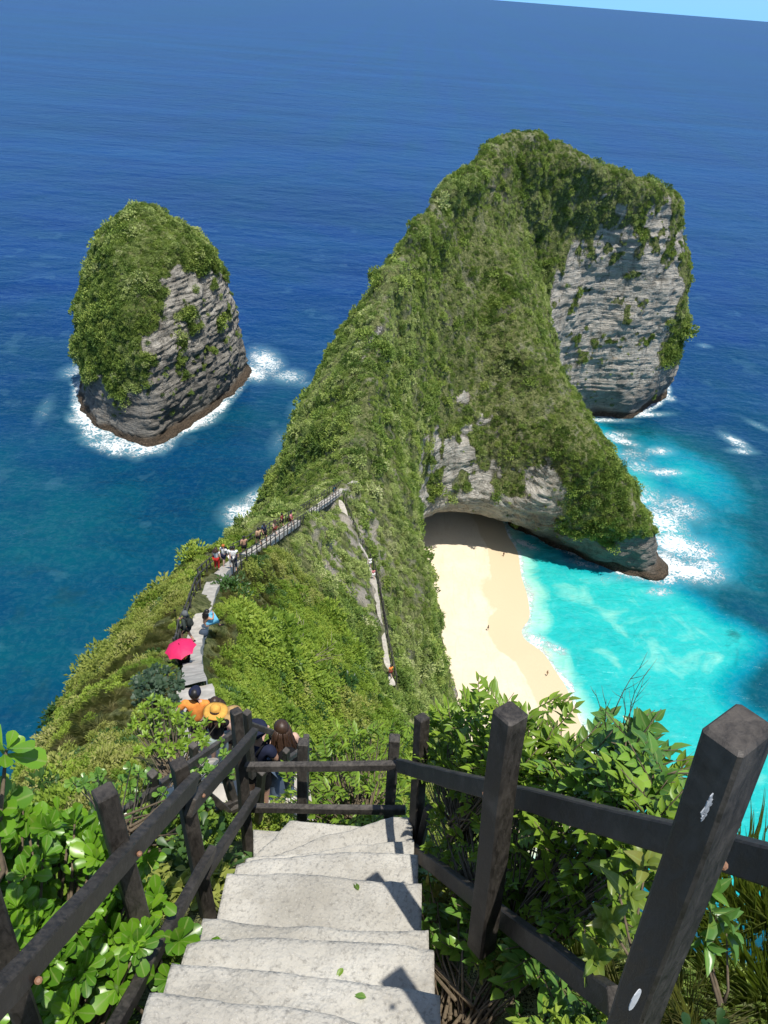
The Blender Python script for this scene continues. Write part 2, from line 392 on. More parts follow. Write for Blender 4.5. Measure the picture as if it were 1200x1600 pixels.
HEAD = [
 (0.0, [[(-64,-20),(-64,60),(-62,110),(-61,130),(-56,150),(-48,168),(-42,182),(-39,205),(-36,240),(-33,265),(-22,285),(0,308),(35,328),(80,343),(116,339),(123,327),(120,315),(98,292),(77,287),(66,272),(67,255),(75,235),(81,215),(86,198),(88,185),(84,181),(74,185),(60,191),(50,198),(42,204),(36,212),(26,217),(18,214),(12,204),(9,193),(11,181),(13,175),(15,159),(17,146),(18.5,133),(20,118),(24,100),(35,85),(60,72),(112,62),(160,60),(160,-20)]], 0),
 (3.0, [[(-63,-20),(-63,60),(-61,110),(-60,130),(-55,150),(-47,168),(-41,182),(-38,205),(-35,240),(-32,265),(-21,285),(1,307),(35,327),(80,342),(116,337),(121,325),(118,314),(98,293),(79,288),(68,273),(66,255),(74,235),(80,215),(83,198),(82.5,188),(77,185),(60,189.5),(50,197),(42,204),(36,212),(26,216),(18,213),(12,204),(9,193),(11,181),(12.8,175),(14.8,159),(16.8,146),(18.2,133),(20,118),(24,100),(35,85),(60,71),(112,61),(160,58),(160,-20)]], 0),
 (10.0, [[(-60,-20),(-60,60),(-58,105),(-57,125),(-51,144),(-43,160),(-38,178),(-36,205),(-33,238),(-30,262),(-20,282),(2,306),(36,325),(80,340),(114,334),(118,322),(117,306),(97,289),(75,283),(64,271),(62,255),(71,235),(76,215),(80,200),(79.5,187),(74,183),(60,185),(48,190.5),(42,193.5),(36,193.5),(28,195),(20,194.5),(13,191),(8.6,184),(10,176),(12,168),(13.5,155),(15.5,140),(17,128),(17.5,112),(20,96),(31,80),(55,66),(100,56),(160,52),(160,-20)]], 0),
 (15.0, [[(-58,-20),(-58,60),(-56,102),(-55,122),(-49,140),(-41,156),(-36,172),(-35,205),(-32,237),(-29,260),(-19,281),(3,305),(37,324),(80,339),(113,332),(117,320),(116,305),(96,288),(75,282),(63,270),(60,255),(69,235),(73,215),(77,200),(77.5,186),(71,181.5),(60,182.5),(45,187),(36,189),(28,189.5),(20,188.5),(13,185),(8.2,177),(9,165),(11,150),(13,136),(15,122),(16,110),(18.5,93),(29,77),(51,62),(90,50),(160,46),(160,-20)]], 0),
 (20.0, [[(-55,-20),(-55,60),(-54,100),(-53,118),(-46,136),(-39,150),(-34,165),(-33,185),(-30,208),(-28,235),(-26,258),(-17,280),(5,305),(38,322),(80,338),(112,330),(116,318),(115,304),(95,288),(75,282),(62,270),(58,255),(67,230),(71,212),(74,197),(74,184),(70,180.5),(60,180.5),(45,184.5),(36,186),(28,186),(20,184),(13,180),(8,172),(8,160),(9.5,148),(12,136),(14.5,124),(15.5,112),(17,98),(20,85),(28,70),(45,55),(80,42),(160,38),(160,-20)]], 0),
 (40.0, [[(-47,-20),(-47,40),(-46,80),(-44,98),(-38,113),(-33,126),(-28,140),(-26.5,155),(-25,172),(-24,195),(-22,225),(-19,250),(-12,275),(8,298),(40,316),(80,330),(110,325),(114,314),(112,300),(92,286),(71,280),(59,268),(52,250),(52,232),(54,214),(57,198),(58,187),(52,184),(42,189),(32,193),(22,193),(15,187),(10,177),(8,165),(8,150),(9,136),(11,121),(11.5,110),(12.5,98),(13,88),(15,75),(19,62),(25,50),(35,35),(50,18),(80,8),(100,-20)]], 0),
 (60.0, [[(-39,-20),(-39,35),(-38,60),(-36,75),(-31,90),(-26,102),(-22,113),(-20.5,125),(-19.5,140),(-18,160),(-16.5,185),(-14,210),(-9,240),(-2,270),(15,292),(45,310),(80,322),(105,317),(109,310),(108,300),(92,287),(75,281),(60,272),(49,258),(45,240),(42,220),(41,206),(34,200),(26,202),(17,198),(10,188),(6,175),(4,160),(3,145),(3,130),(4.5,117),(6.5,107),(7,98),(6.5,88),(5,78),(7,68),(9.5,58),(13,47),(19,32),(32,10),(45,-20)]], 0),
 (75.0, [[(-32,-20),(-32,30),(-31.5,50),(-28,62),(-24,73),(-20,82),(-15,92),(-11.5,102),(-11,112),(-12,125),(-12.5,145),(-10.5,167),(-7,195),(-3,224),(2,250),(10,275),(30,292),(55,304),(80,313),(97,310),(102,301),(100,296),(90,286),(68,278),(52,268),(42,256),(38,240),(35,222),(31,215),(24,212),(16,207),(9,196),(4,182),(1,165),(0,150),(-1,135),(-1.5,120),(-2.2,108),(-2.5,96),(-1,83),(1,74),(4,64),(7,54),(11,42),(17,25),(28,7),(36,-20)]], 0),
 (78.5, [[(-30,-20),(-30,28),(-29.5,46),(-26.5,58),(-22.5,69),(-18.5,77),(-13,86),(-9,96),(-4.8,99),(-4,90),(-2.3,80),(0,72),(2.5,63),(6,52),(10,40),(16,23),(26,6),(33,-20)],
         [(-5,104),(-8,112),(-10,126),(-10.5,145),(-9,166),(-5.5,195),(-1,223),(4.5,250),(13,274),(32,290),(56,301),(80,309),(95,307.5),(100,299.5),(97,294),(84,285),(66,276),(50,266),(40,254),(36,240),(33,225),(28.5,218),(22,214),(14,207),(7,195),(3,180),(0.5,165),(-0.5,150),(-2,135),(-2.6,120),(-3.4,108)]], 0),
 (85.0, [[(-27,-20),(-27,20),(-26,40),(-24,55),(-20,64),(-16,72),(-12,79),(-8,81.5),(-6,76),(-3,66),(1,52),(5,42),(9,30),(14,15),(22,0),(28,-20)],
         [(-4.5,121),(-6.5,130),(-6.5,150),(-4.8,170),(-1.8,195),(2.2,222),(8,250),(18,272),(36,285),(58,296),(80,303),(94,303),(97,296),(92,289),(80,281.5),(64,272),(48,262),(36,250),(30,236),(25,224),(18,216),(11,205),(5.2,192),(1.2,175),(-0.8,160),(-2.2,145),(-3.2,130)]], 0),
 (91.0, [[(-24,-20),(-24,15),(-22.5,33),(-20,47),(-17,56),(-14,65),(-11,70.5),(-8,70),(-5,61),(-1.5,50),(2,40),(6,29),(10,16),(15,3),(22,-20)],
         [(-2,147),(-2.2,160),(0,183),(4,207),(9,232),(17,257),(30,275),(50,284),(72,291),(84,291),(88,286),(78,279),(64,271.5),(49,261.5),(36,251),(28,238),(22,225),(15,214),(8,200),(3,186),(0.2,172),(-0.8,158)]], 0),
 (95.0, [[(-22,-20),(-22,10),(-22,30),(-20.5,42),(-17,52),(-13,59),(-10,61.5),(-7,56),(-3,46),(1,35),(5,25),(9,12),(14,0),(19,-20)],
         [(1,181),(4,203),(10,230),(17,252),(26,266),(38,273),(52,277),(66,281),(74,277),(64,270.5),(50,261),(36,252),(28,241),(21,227),(13,215),(6,200),(2.2,186)]], 0),
 (100.0, [[(-19.5,-20),(-19.5,5),(-19.5,25),(-17,41),(-14.5,49),(-11,53),(-7.5,47),(-3.5,38),(0.5,28),(4.5,18),(8,8),(11,-2),(16,-20)],
         [(8,205),(11,220),(17,240),(25,257),(36,266),(48,269),(57,266),(50,260),(37,252),(29,242),(22,229),(15,218)]], 0),
 (105.0, [[(-17.5,-20),(-17,5),(-17,25),(-14,37),(-11,44),(-8,40),(-4,31),(0,21),(4,11),(7,0),(12,-20)], [(20,237),(24,249),(33,260),(42,263),(46,261),(42,257),(34,250),(26,241)]], 0),
 (109.0, [[(-15,-20),(-15,5),(-15,22),(-12.5,33),(-10,38),(-7,33),(-3,24),(0.5,16),(4,8),(6.5,-2),(10,-20)], [(27,251),(31,259),(37,259),(38,256),(33,251)]], 1.0),
 (111.0, [[(-14,-20),(-14,5),(-14,22),(-11.5,31),(-9.5,35),(-6.5,30),(-3,22),(0.8,14),(4,6),(6,-4),(9,-20)]], 0),
 (115.0, [[(-12,-20),(-12,5),(-12,20),(-10.5,26),(-8.8,28.5),(-6,24),(-3,17.5),(0.5,11.5),(3.6,6),(5.5,0),(8,-20)]], 0),
 (122.0, [[(-9,-20),(-9,2),(-9,12),(-8,16),(-6,17.3),(-4,14.5),(-1,10),(2,6.5),(3.8,4),(4.5,0),(7,-20)]], 0),
 (127.0, [[(-7.2,-20),(-7,0),(-6.8,6),(-6,9.5),(-4.2,10.3),(-2,9),(0.2,7.4),(2.2,5.4),(3.4,3.4),(4,0),(6,-20)]], 0),
 (130.4, [[(-5.6,-20),(-5.4,0),(-5,4.4),(-3.8,6.0),(-1.5,6.2),(0.2,5.6),(1.6,4.6),(2.7,3),(3.4,0),(5.5,-20)]], 0),
 (134.2, [[(-3.2,-20),(-3,0),(-2.4,2.4),(-1.6,3.5),(-0.4,4.0),(0.7,3.7),(1.5,3.0),(2.3,1.8),(2.9,0),(5,-20)]], 0),
 (136.6, [[(-1.7,-20),(-1.5,-1),(-1.1,0.7),(-0.4,1.2),(0.4,1.5),(1.2,1.9),(1.8,1.3),(2.3,0),(4.5,-20)]], 0),
 (138.0, [[(-1.2,-20),(-1.0,-3),(-0.7,-0.6),(0.3,-0.4),(1.2,0.6),(1.7,0),(2.2,-3),(4,-20)]], 0),
]
HEAD.insert(1, (1.1, HEAD[0][1], 0.5))
H_V, H_F = contour_solid(HEAD, -76, 130, -11, 348, -5, 140, 1.0, lambda P: np.clip((P[:, 1] - 4) / 60.0, 0, 1) * np.clip((P[:, 1] - 4) / 25.0, 0.0, 1), 0.0)
STACK = [
 (0.0, [[(-84,235.5),(-77,248),(-69,268),(-62,300),(-64,312),(-80,327),(-105,327),(-124,312),(-128,285),(-120,262),(-106,246),(-94,239)]], 0),
 (2.5, [[(-85,237.5),(-78.5,251),(-71.5,270),(-66,300),(-67,311),(-80,325),(-105,325),(-122,311),(-126,285),(-118,262),(-105,247),(-94,240)]], 0),
 (6.0, [[(-84.5,238),(-77,252),(-69.5,271),(-65,300),(-66,311),(-80,325),(-105,325),(-121,310),(-124,285),(-116,263),(-103,248),(-93,241)]], 0),
 (15.0, [[(-84,239.5),(-75,255),(-67.5,278),(-66,303),(-68,312),(-80,323),(-105,323),(-122,308),(-126,283),(-118,262),(-103,247),(-92,241)]], 0),
 (30.0, [[(-84.5,242),(-76,258),(-68,281),(-67,304),(-70,311),(-82,318),(-105,319),(-118,305),(-123,283),(-115,263),(-101,248),(-91,243)]], 0),
 (45.0, [[(-88,247),(-78,261),(-69.5,281),(-68.5,298),(-74,306),(-88,312),(-106,312),(-117,300),(-118,283),(-111,267),(-100,254),(-93,248)]], 0),
 (55.0, [[(-90,252),(-80,263),(-73.5,278),(-73,291),(-80,300),(-92,305),(-107,303),(-113,293),(-112,280),(-106,267),(-98,257)]], 0),
 (60.0, [[(-95,257),(-86,261),(-79,269),(-75,280),(-78,291),(-87,299),(-100,300),(-108,293),(-109,281),(-106,268),(-101,260)]], 0),
 (64.0, [[(-98,264),(-90,265),(-84,271),(-81,279),(-83,288),(-90,294),(-99,295),(-104,290),(-104,279),(-102,270)]], 0),
 (67.5, [[(-97,271),(-91,271),(-87,276),(-87,283),(-89,289),(-95,291),(-99,287),(-100,279)]], 0),
 (69.5, [[(-96,277),(-92,276),(-90,281),(-91,286),(-95,287),(-97,282)]], 0.8),
]
S_V, S_F = contour_solid(STACK, -134, -56, 228, 334, -5, 80, 1.0, lambda P: 0.8, 40.0)

def normals(V, Fq):
    a = V[Fq[:, 2]] - V[Fq[:, 0]]; b = V[Fq[:, 3]] - V[Fq[:, 1]]; n = np.cross(a, b)
    N = np.zeros_like(V)
    for k in range(4): np.add.at(N, Fq[:, k], n)
    return N / (np.linalg.norm(N, axis=1, keepdims=True) + 1e-9)
def subdivide(V, Fq):
    n = len(V); E = np.concatenate([Fq[:, [i, (i + 1) % 4]] for i in range(4)]); Es = np.sort(E, 1)
    key = Es[:, 0].astype(np.int64) * n + Es[:, 1]; uq, inv = np.unique(key, return_inverse=True)
    em = (V[uq // n] + V[uq % n]) / 2; fm = V[Fq].mean(1); m = len(Fq)
    e = inv.reshape(4, m) + n; c = np.arange(m) + n + len(uq)
    # a little smoothing: pull the edge points to the neighbouring face centres
    acc = np.zeros_like(em); cnt = np.zeros(len(uq))
    for k in range(4):
        np.add.at(acc, inv.reshape(4, m)[k], fm); np.add.at(cnt, inv.reshape(4, m)[k], 1)
    em = np.where(cnt[:, None] == 2, em * 0.5 + (acc / np.maximum(cnt, 1)[:, None]) * 0.5, em)
    Vn = np.concatenate([V, em, fm])
    Fn = np.concatenate([np.stack([Fq[:, i], e[i], c, e[i - 1]], 1) for i in range(4)])
    return Vn, Fn

def blob(P, c, r):
    return np.exp(-(((P - np.array(c)) / np.array(r)) ** 2).sum(1))
def head_rock(P, N):
    """how bare the limestone is (1) against overgrown (0)"""
    x, y, z = P.T
    n = fbm(P / np.array([9.0, 9.0, 6.0]), 3); n2 = fbm(P / np.array([4.0, 4.0, 14.0]) + 9, 2)
    top = 79 - 10 * sstep(66, 54, x) - 4 * sstep(84, 100, x)
    cliff = sstep(49, 53, x) * sstep(254, 259, y) * sstep(0.1, -0.25, N[:, 1]) * sstep(top + 4, top - 10, z + 19 * n2 + 6 * n) * sstep(107, 101, x + 0.0 * z + 4 * n)
    cliff = cliff * (1 - 0.0 * x)
    cliff = np.maximum(cliff, sstep(50, 54, x) * sstep(254, 259, y) * sstep(30, 16, z))
    # arch band over the beach
    arch = sstep(1, 7, x) * sstep(58, 44, x) * sstep(160, 172, y) * sstep(225, 215, y)
    hi = 47 - 16 * sstep(22, 44, x) + 13 * n
    arch = arch * sstep(hi + 4, hi - 7, z)
    foot = sstep(30, 40, x) * sstep(170, 176, y) * sstep(232, 224, y) * sstep(15.5, 11, z + 4.5 * n)
    low = sstep(7.5, 5, z + 2 * n)
    tuft_ = sstep(0.25, 0.6, fbm(P / np.array([5.0, 5.0, 5.0]) + 12, 3)) * sstep(250, 255, y) * sstep(22, 30, z)
    cliff = cliff * (1 - 0.9 * tuft_)
    arch = arch * (1 - 0.75 * sstep(0.1, 0.5, fbm(P / np.array([4.5, 4.5, 9.0]) + 77, 3)) * sstep(16, 26, z))
    r = np.maximum.reduce([cliff, arch, foot, low])
    sc = sstep(0.62, 0.95, fbm(P / np.array([7.0, 7.0, 4.0]) + 31, 3)) * sstep(90, 110, y)
    tr = np.exp(-((x - (-5.0 + 0.012 * (y - 115) + 1.2 * np.sin(y * 0.23))) / 1.1) ** 2) * sstep(108, 114, y) * sstep(172, 150, y) * (z > 76)
    return np.clip(np.maximum.reduce([r, 0.45 * sc, 0.62 * tr * sstep(-0.35, 0.3, n)]), 0, 1)
def stack_rock(P, N):
    x, y, z = P.T; n = fbm(P / np.array([7.0, 7.0, 5.0]) + 5, 3)
    right = sstep(-0.05, 0.35, N[:, 0]) * sstep(58, 50, z + 9 * n + 0.25 * (y - 262)) * sstep(-92, -85, x + 7 * n - 0.12 * (z - 30)) * (1 - 0.9 * sstep(0.28, 0.6, fbm(P / 5.0 + 21, 3)) * sstep(12, 20, z))
    left = sstep(20, 12, z + 6 * n - 0.1 * (x + 106)) * sstep(0.3, -0.1, N[:, 1])
    lim = sstep(15, 9, z + 4 * n)
    return np.clip(np.maximum.reduce([right, left, lim]), 0, 1)

def finish_rock(name, V, Fq, rockfn, ledge_amp):
    V, Fq = subdivide(V, Fq)
    N = normals(V, Fq); r = rockfn(V, N)
    hz = N.copy(); hz[:, 2] *= 0.2
    zz = V[:, 2] + 0.7 * fbm(V / 16.0, 2) + (0.06 if name == 'headland' else -0.09) * V[:, 0]
    if name == 'headland':                          # the layers bow over the cave
        wa = sstep(58, 44, V[:, 0]) * sstep(226, 216, V[:, 1]) * sstep(150, 160, V[:, 1]) * sstep(62, 44, V[:, 2])
        zz = zz * (1 - wa) + wa * (np.hypot((V[:, 0] - 24) * 1.0, V[:, 2] + 6) + 1.2 * fbm(V / 9.0, 2))
    zw = zz + 0.3 * fbm(np.stack([V[:, 0] / 6, V[:, 1] / 6, zz / 2.0], 1), 2)
    led = 0.85 * vnoise(np.stack([V[:, 0] * 0.025, V[:, 1] * 0.025, zw / 0.95], 1)) + 0.65 * vnoise(np.stack([V[:, 0] * 0.05 + 9, V[:, 1] * 0.05, zw / 0.62], 1))
    led = 0.8 * led * (0.6 + 0.7 * vnoise(V / 4.0 + 3)) + 0.9 * sstep(30, 36, V[:, 0]) * sstep(22, 14, V[:, 2]) * sstep(240, 225, V[:, 1]) * fbm(V / np.array([3.5, 3.5, 2.5]) + 4, 3) + 0.6 * fbm(V / np.array([3.2, 3.2, 1.6]), 3)
    rough = 0.45 * fbm(V / 2.4, 2) + 0.75 * fbm(V / np.array([4.5, 4.5, 11.0]) + 13, 3)
    damp = np.clip((V[:, 1] - 12) / 40.0, 0, 1)[:, None]
    V2 = V + hz * (led * r * ledge_amp * (1 - 0.3 * sstep(48, 54, V[:, 0])))[:, None] * damp + N * (rough * (1 - r))[:, None] * damp
    if name == 'headland':                          # cut for the steps
        m = (V2[:, 0] > -1.05) & (V2[:, 0] < 0.65) & (V2[:, 1] < 4.6) & (V2[:, 1] > -6)
        V2[m, 2] = np.minimum(V2[m, 2], 137.35 - 0.93 * np.clip(V2[m, 1], -1, 4))
    me = mesh_np(name, V2, Fq)
    N2 = normals(V2, Fq)
    attr(me, 'strat', 'FLOAT', zz.astype(np.float32)); return me, V2, Fq, N2, r

# ------------------------------------------------------------------ headland and rock island
h_me, HV, HF, HN, HR = finish_rock('headland', H_V, H_F, head_rock, 1.0)
s_me, SV, SF, SN, SR = finish_rock('rock_island', S_V, S_F, stack_rock, 1.0)
def terrain_attrs(me, V, N, r, bare, grey):
    attr(me, 'grey', 'FLOAT', grey.astype(np.float32))
    attr(me, 'veg', 'FLOAT', (1 - r).astype(np.float32))
    n = fbm(V / np.array([6.0, 6.0, 2.0]), 2)
    attr(me, 'wet', 'FLOAT', sstep(3.6, 1.4, V[:, 2] + 0.9 * n).astype(np.float32))
    attr(me, 'bare', 'FLOAT', bare.astype(np.float32))
HB = sstep(-0.1, 0.45, fbm(HV / np.array([1.7, 1.7, 2.6]) + 70, 3) + 0.10) * sstep(56, 66, HV[:, 1]) * sstep(104, 92, HV[:, 1]) * sstep(-8.5, -6.5, HV[:, 0]) * sstep(3, -1, HV[:, 0])
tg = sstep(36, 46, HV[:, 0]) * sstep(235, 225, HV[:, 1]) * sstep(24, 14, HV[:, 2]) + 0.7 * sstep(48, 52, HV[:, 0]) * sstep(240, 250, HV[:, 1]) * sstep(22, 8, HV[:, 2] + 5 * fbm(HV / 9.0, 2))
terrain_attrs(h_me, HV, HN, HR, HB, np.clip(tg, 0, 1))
terrain_attrs(s_me, SV, SN, SR, np.zeros(len(SV)), sstep(34, 10, SV[:, 2] + 6 * fbm(SV / 8.0, 2)) * 0.85 + 0.1)
headland = tag(link('headland', h_me, M_TERRAIN), kind='structure')
rock_island = tag(link('rock_island', s_me, M_TERRAIN), 'tall limestone rock island standing in the sea with green shrub cap and pale layered cliff', 'rock island')
BVH_H = BVHTree.FromPolygons(HV.tolist(), HF.tolist()); BVH_S = BVHTree.FromPolygons(SV.tolist(), SF.tolist())
def hit(px, py, bvh=None):
    d = Vector(ray(px, py)).normalized(); r = (bvh or BVH_H).ray_cast(Vector(EYE), d)
    return r[0]
def drop(x, y, z0=150.0):
    r = BVH_H.ray_cast(Vector((x, y, z0)), Vector((0, 0, -1))); return r[0].z if r[0] else 0.0

# ------------------------------------------------------------------ sea
def sea():
    gx = np.arange(-230, 331, 1.25); gy = np.arange(40, 561, 1.25)
    ex = lambda g: np.concatenate([g[0] - np.geomspace(6, 90000, 34)[::-1], g, g[-1] + np.geomspace(6, 90000, 34)])
    X, Y = np.meshgrid(ex(gx), ex(gy), indexing='ij')
    dh = sdf2(HEAD[0][1][0], X, Y); ds = sdf2(STACK[0][1][0], X, Y)
    shore = [tuple(atz(*p, 0)[:2]) for p in [(792,838),(806,862),(812,900),(822,935),(824,965),(812,985),(818,1000),(845,1020),(866,1050),(882,1075),(900,1120),(920,1180)]]
    bp = np.array([(2, 226), (26, 226), (37.5, 208)] + shore + [(46, 98), (20, 90), (0, 150)])
    db = sdf2(bp, X, Y)                                    # beach: negative on the sand
    P = np.stack([X.ravel(), Y.ravel(), np.zeros(X.size)], 1); n1 = fbm(P / 22.0, 3).reshape(X.shape); n2 = fbm(P / 9.0 + 5, 3).reshape(X.shape)
    g = lambda px, py, rx, ry, rot=0.0: (lambda c: np.exp(-((((X - c[0]) * math.cos(rot) + (Y - c[1]) * math.sin(rot)) / rx) ** 2 + ((-(X - c[0]) * math.sin(rot) + (Y - c[1]) * math.cos(rot)) / ry) ** 2)))(atz(px, py, 0))
    # turquoise bay
    bay = np.array([tuple(atz(*p, 0)[:2]) for p in [(780,840),(880,880),(1010,905),(1060,925),(1110,965),(1165,1000),(1130,1060),(1150,1110),(1215,1150),(1260,1260),(1200,1400),(900,1300),(850,1050)]])
    dbay = sdf2(bay, X, Y)
    sh = 0.155 + 0.05 * n1 + 0.60 * sstep(9, -7, dbay + 4 * n1) 
    sh += 0.14 * sstep(60, 5, dbay) + 0.10 * sstep(-5, -30, dbay)
    sh = np.where(dbay < 5, np.minimum(sh, 0.84), sh)
    sh = np.where(db < 14, np.maximum(sh, 1.0 - np.clip(db + 0.4 * n2, 0, 14) * 0.020), sh)
    # behind the promontory
    sh = np.maximum(sh, 0.80 * g(935, 700, 9, 26, -0.1)); sh = np.maximum(sh, 0.66 * g(985, 760, 13, 22)); sh = np.maximum(sh, 0.60 * g(1040, 830, 11, 16))
    sh += 0.26 * g(1085, 745, 17, 16) + 0.22 * g(1010, 690, 20, 22) + 0.20 * g(1110, 880, 12, 14) + 0.18 * g(1090, 800, 22, 30) + 0.10 * g(1150, 760, 30, 40)
    # deep blue outwards, teal near the left shore
    far = sstep(230, 420, Y); sh -= 0.12 * far
    sh += 0.10 * sstep(10, -50, X) * sstep(290, 170, Y)
    sh = np.clip(sh, 0, 1)
    # foam
    fo = np.zeros(X.shape)
    fo = np.maximum(fo, (0.62 + 0.45 * sstep(-0.35, 0.35, n1)) * sstep(4.5, 0.0, ds + 1.6 * n2) * sstep(305, 285, Y))
    fo = np.maximum(fo, 0.86 * sstep(13, 1, ds + 4 * n2) * sstep(-70, -80, X) * sstep(262, 250, Y))
    fo = np.maximum(fo, 0.75 * sstep(6, 1, ds + 2 * n2) * sstep(-80, -74, X) * sstep(280, 262, Y))
    for a in [(395,582,0.98,7,11,0.5),(415,565,0.92,8,17,0.35),(450,588,0.74,9,9,0),(478,600,0.42,12,6,0),(150,660,0.9,5,9,-0.2),(200,700,0.82,12,6,0),(320,655,0.86,5,9,-0.4),(118,580,0.62,7,9,0),(140,625,0.88,4,9,0),
              (380,800,0.92,7,8,-0.4),(405,775,0.72,5,9,-0.5),(372,815,0.7,5,5,0),(470,640,0.42,6,12,0),(440,690,0.36,6,14,0),(70,640,0.36,4,16,0.2),
              (1040,885,1.05,10,8,0),(1078,892,1.0,10,7,0),(1055,850,1.0,9,10,0),(1035,815,0.92,9,12,0),(1085,860,0.86,9,9,0),(1105,890,0.82,7,8,0),(1060,795,0.74,10,11,0),(1010,780,0.72,8,10,0),(1020,900,1.0,8,3,0.2),(985,893,0.95,8,2,0.2),(1030,925,0.72,5,3,0.3),(1010,790,0.58,8,9,0),(1100,905,0.62,4,5,0),
              (1040,620,1.0,4,5,0.3),(1000,648,1.0,14,2.6,0.25),(935,656,0.85,15,2.4,0.1),(1030,705,0.78,7,4,0.2),(975,690,0.80,8,4,-0.5),(960,680,0.7,9,4,0.3),(1040,738,0.84,9,3.4,0.2),(1000,730,0.6,8,9,0),(985,710,0.62,9,6,0.4),(1150,690,0.78,4,9,0.5),(1160,705,0.74,7,3,0.1),(1100,540,0.5,5,4,0),(1185,665,0.5,3,8,0.6),
              (955,720,0.46,8,10,0),(1000,770,0.5,10,12,0),(950,905,0.5,9,2.5,0.2),(905,880,0.62,9,2.2,-0.2)]:
        fo = np.maximum(fo, a[2] * g(a[0], a[1], a[3], a[4], a[5]))
    fo = np.maximum(fo, 1.05 * sstep(2.4, 0.2, np.abs(db - 0.5 + 0.9 * n2)) * (db > -1.5) * (0.72 + 0.28 * sstep(-0.3, 0.4, n1)) * (X < 75) * (Y < 205) * (Y > 90))
    fo = np.maximum(fo, 0.98 * g(836, 1000, 3.8, 3.2, -0.6)); fo = np.maximum(fo, 0.8 * g(868, 1012, 4, 2.2, -0.6)); fo = np.maximum(fo, 0.95 * g(820, 850, 6, 1.8, -0.5))
    fo = np.maximum(fo, 0.74 * sstep(3.2, 0.2, dh + 1.0 * n2) * (X > 30) * (Y > 150))
    fo = np.maximum(fo, 0.20 * sstep(0.45, 0.85, n2) * (X > -230) * (X < 330) * (Y < 560))
    rf = 0.85 * g(1150, 1030, 9, 10) + 0.8 * g(1120, 1110, 5, 5) + 0.7 * g(1170, 980, 14, 12) + 0.5 * sstep(-25, -50, X) * sstep(210, 150, Y) + 0.7 * g(900, 905, 5, 4) + 0.5 * g(868, 897, 4, 3)
    n, m = X.shape; V = np.stack([X.ravel(), Y.ravel(), np.zeros(X.size)], 1)
    i = np.arange(n * m).reshape(n, m); Fq = np.stack([i[:-1, :-1].ravel(), i[1:, :-1].ravel(), i[1:, 1:].ravel(), i[:-1, 1:].ravel()], 1)
    me = mesh_np('sea', V, Fq)
    attr(me, 'shallow', 'FLOAT', sh.ravel().astype(np.float32)); attr(me, 'foam', 'FLOAT', np.clip(fo * 0.95, 0, 0.98).ravel().astype(np.float32)); attr(me, 'reef', 'FLOAT', np.clip(rf, 0, 1).ravel().astype(np.float32))
    tag(link('sea', me, M_SEA), kind='structure')
    # the beach, sloping up from the waterline
    bx, by = np.meshgrid(np.arange(-8, 66, 0.7), np.arange(84, 234, 0.7), indexing='ij')
    d = -sdf2(bp, bx, by); q = np.stack([bx.ravel(), by.ravel(), 0 * bx.ravel()], 1); nn = fbm(q / 9.0, 3).reshape(bx.shape)
    bz = np.where(d > 0, 0.075 * d ** 0.9 + 0.05 * nn * np.minimum(d, 4) / 4, 0.06 * d) + 0.03
    ok = (d > -4)
    n, m = bx.shape; i = np.arange(n * m).reshape(n, m); q4 = np.stack([i[:-1, :-1].ravel(), i[1:, :-1].ravel(), i[1:, 1:].ravel(), i[:-1, 1:].ravel()], 1)
    q4 = q4[ok.ravel()[q4].all(1)]
    used = np.unique(q4); re = np.full(n * m, -1); re[used] = np.arange(len(used))
    bm = mesh_np('beach', np.stack([bx.ravel(), by.ravel(), bz.ravel()], 1)[used], re[q4])
    lobe = np.maximum(sstep(13, 4, d.ravel()), 0.62 * np.exp(-(((bx.ravel() - 33) / 7) ** 2 + ((by.ravel() - 168) / 14) ** 2)))
    attr(bm, 'wet', 'FLOAT', lobe[used].astype(np.float32))
    tag(link('beach', bm, M_SAND), kind='structure')
sea()

# ------------------------------------------------------------------ paths and steps
def mat_concrete():
    t = NT("rough_concrete"); o = t.obj(); n = t.noise(o, 2.2, 6, 0.65, 0.4); n2 = t.noise(o, 38, 4, 0.7); n3 = t.noise(o, 9, 5, 0.6)
    sp = t.n('ShaderNodeTexVoronoi', {'Vector': o, 'Scale': 55.0}).outputs['Distance']
    n5 = t.noise(o, 0.9, 4, 0.6); c = t.mix(t.mapr(n, 0.35, 0.68), (0.37, 0.35, 0.305), (0.52, 0.50, 0.445))
    c = t.mix(t.math('MULTIPLY', t.mapr(n5, 0.48, 0.66), 0.55), c, (0.24, 0.225, 0.19))
    c = t.mix(t.math('MULTIPLY', t.mapr(n2, 0.52, 0.68), 0.75), c, (0.20, 0.19, 0.17))
    c = t.mix(t.math('MULTIPLY', t.mapr(n3, 0.58, 0.75), 0.5), c, (0.27, 0.25, 0.21))
    c = t.mix(t.math('MULTIPLY', t.mapr(sp, 0.22, 0.10), 0.35), c, (0.62, 0.60, 0.56))
    h = t.math('ADD', t.math('MULTIPLY', n2, 0.5), t.math('ADD', n3, t.math('MULTIPLY', sp, -0.3)))
    return t.pbr(c, 0.95, t.bump(h, 0.75, 0.02), 0.15)
M_CONC = mat_concrete()
M_PATH = plain("pale_trodden_path", (0.43, 0.40, 0.345), 0.95, 0.25, 2.5)

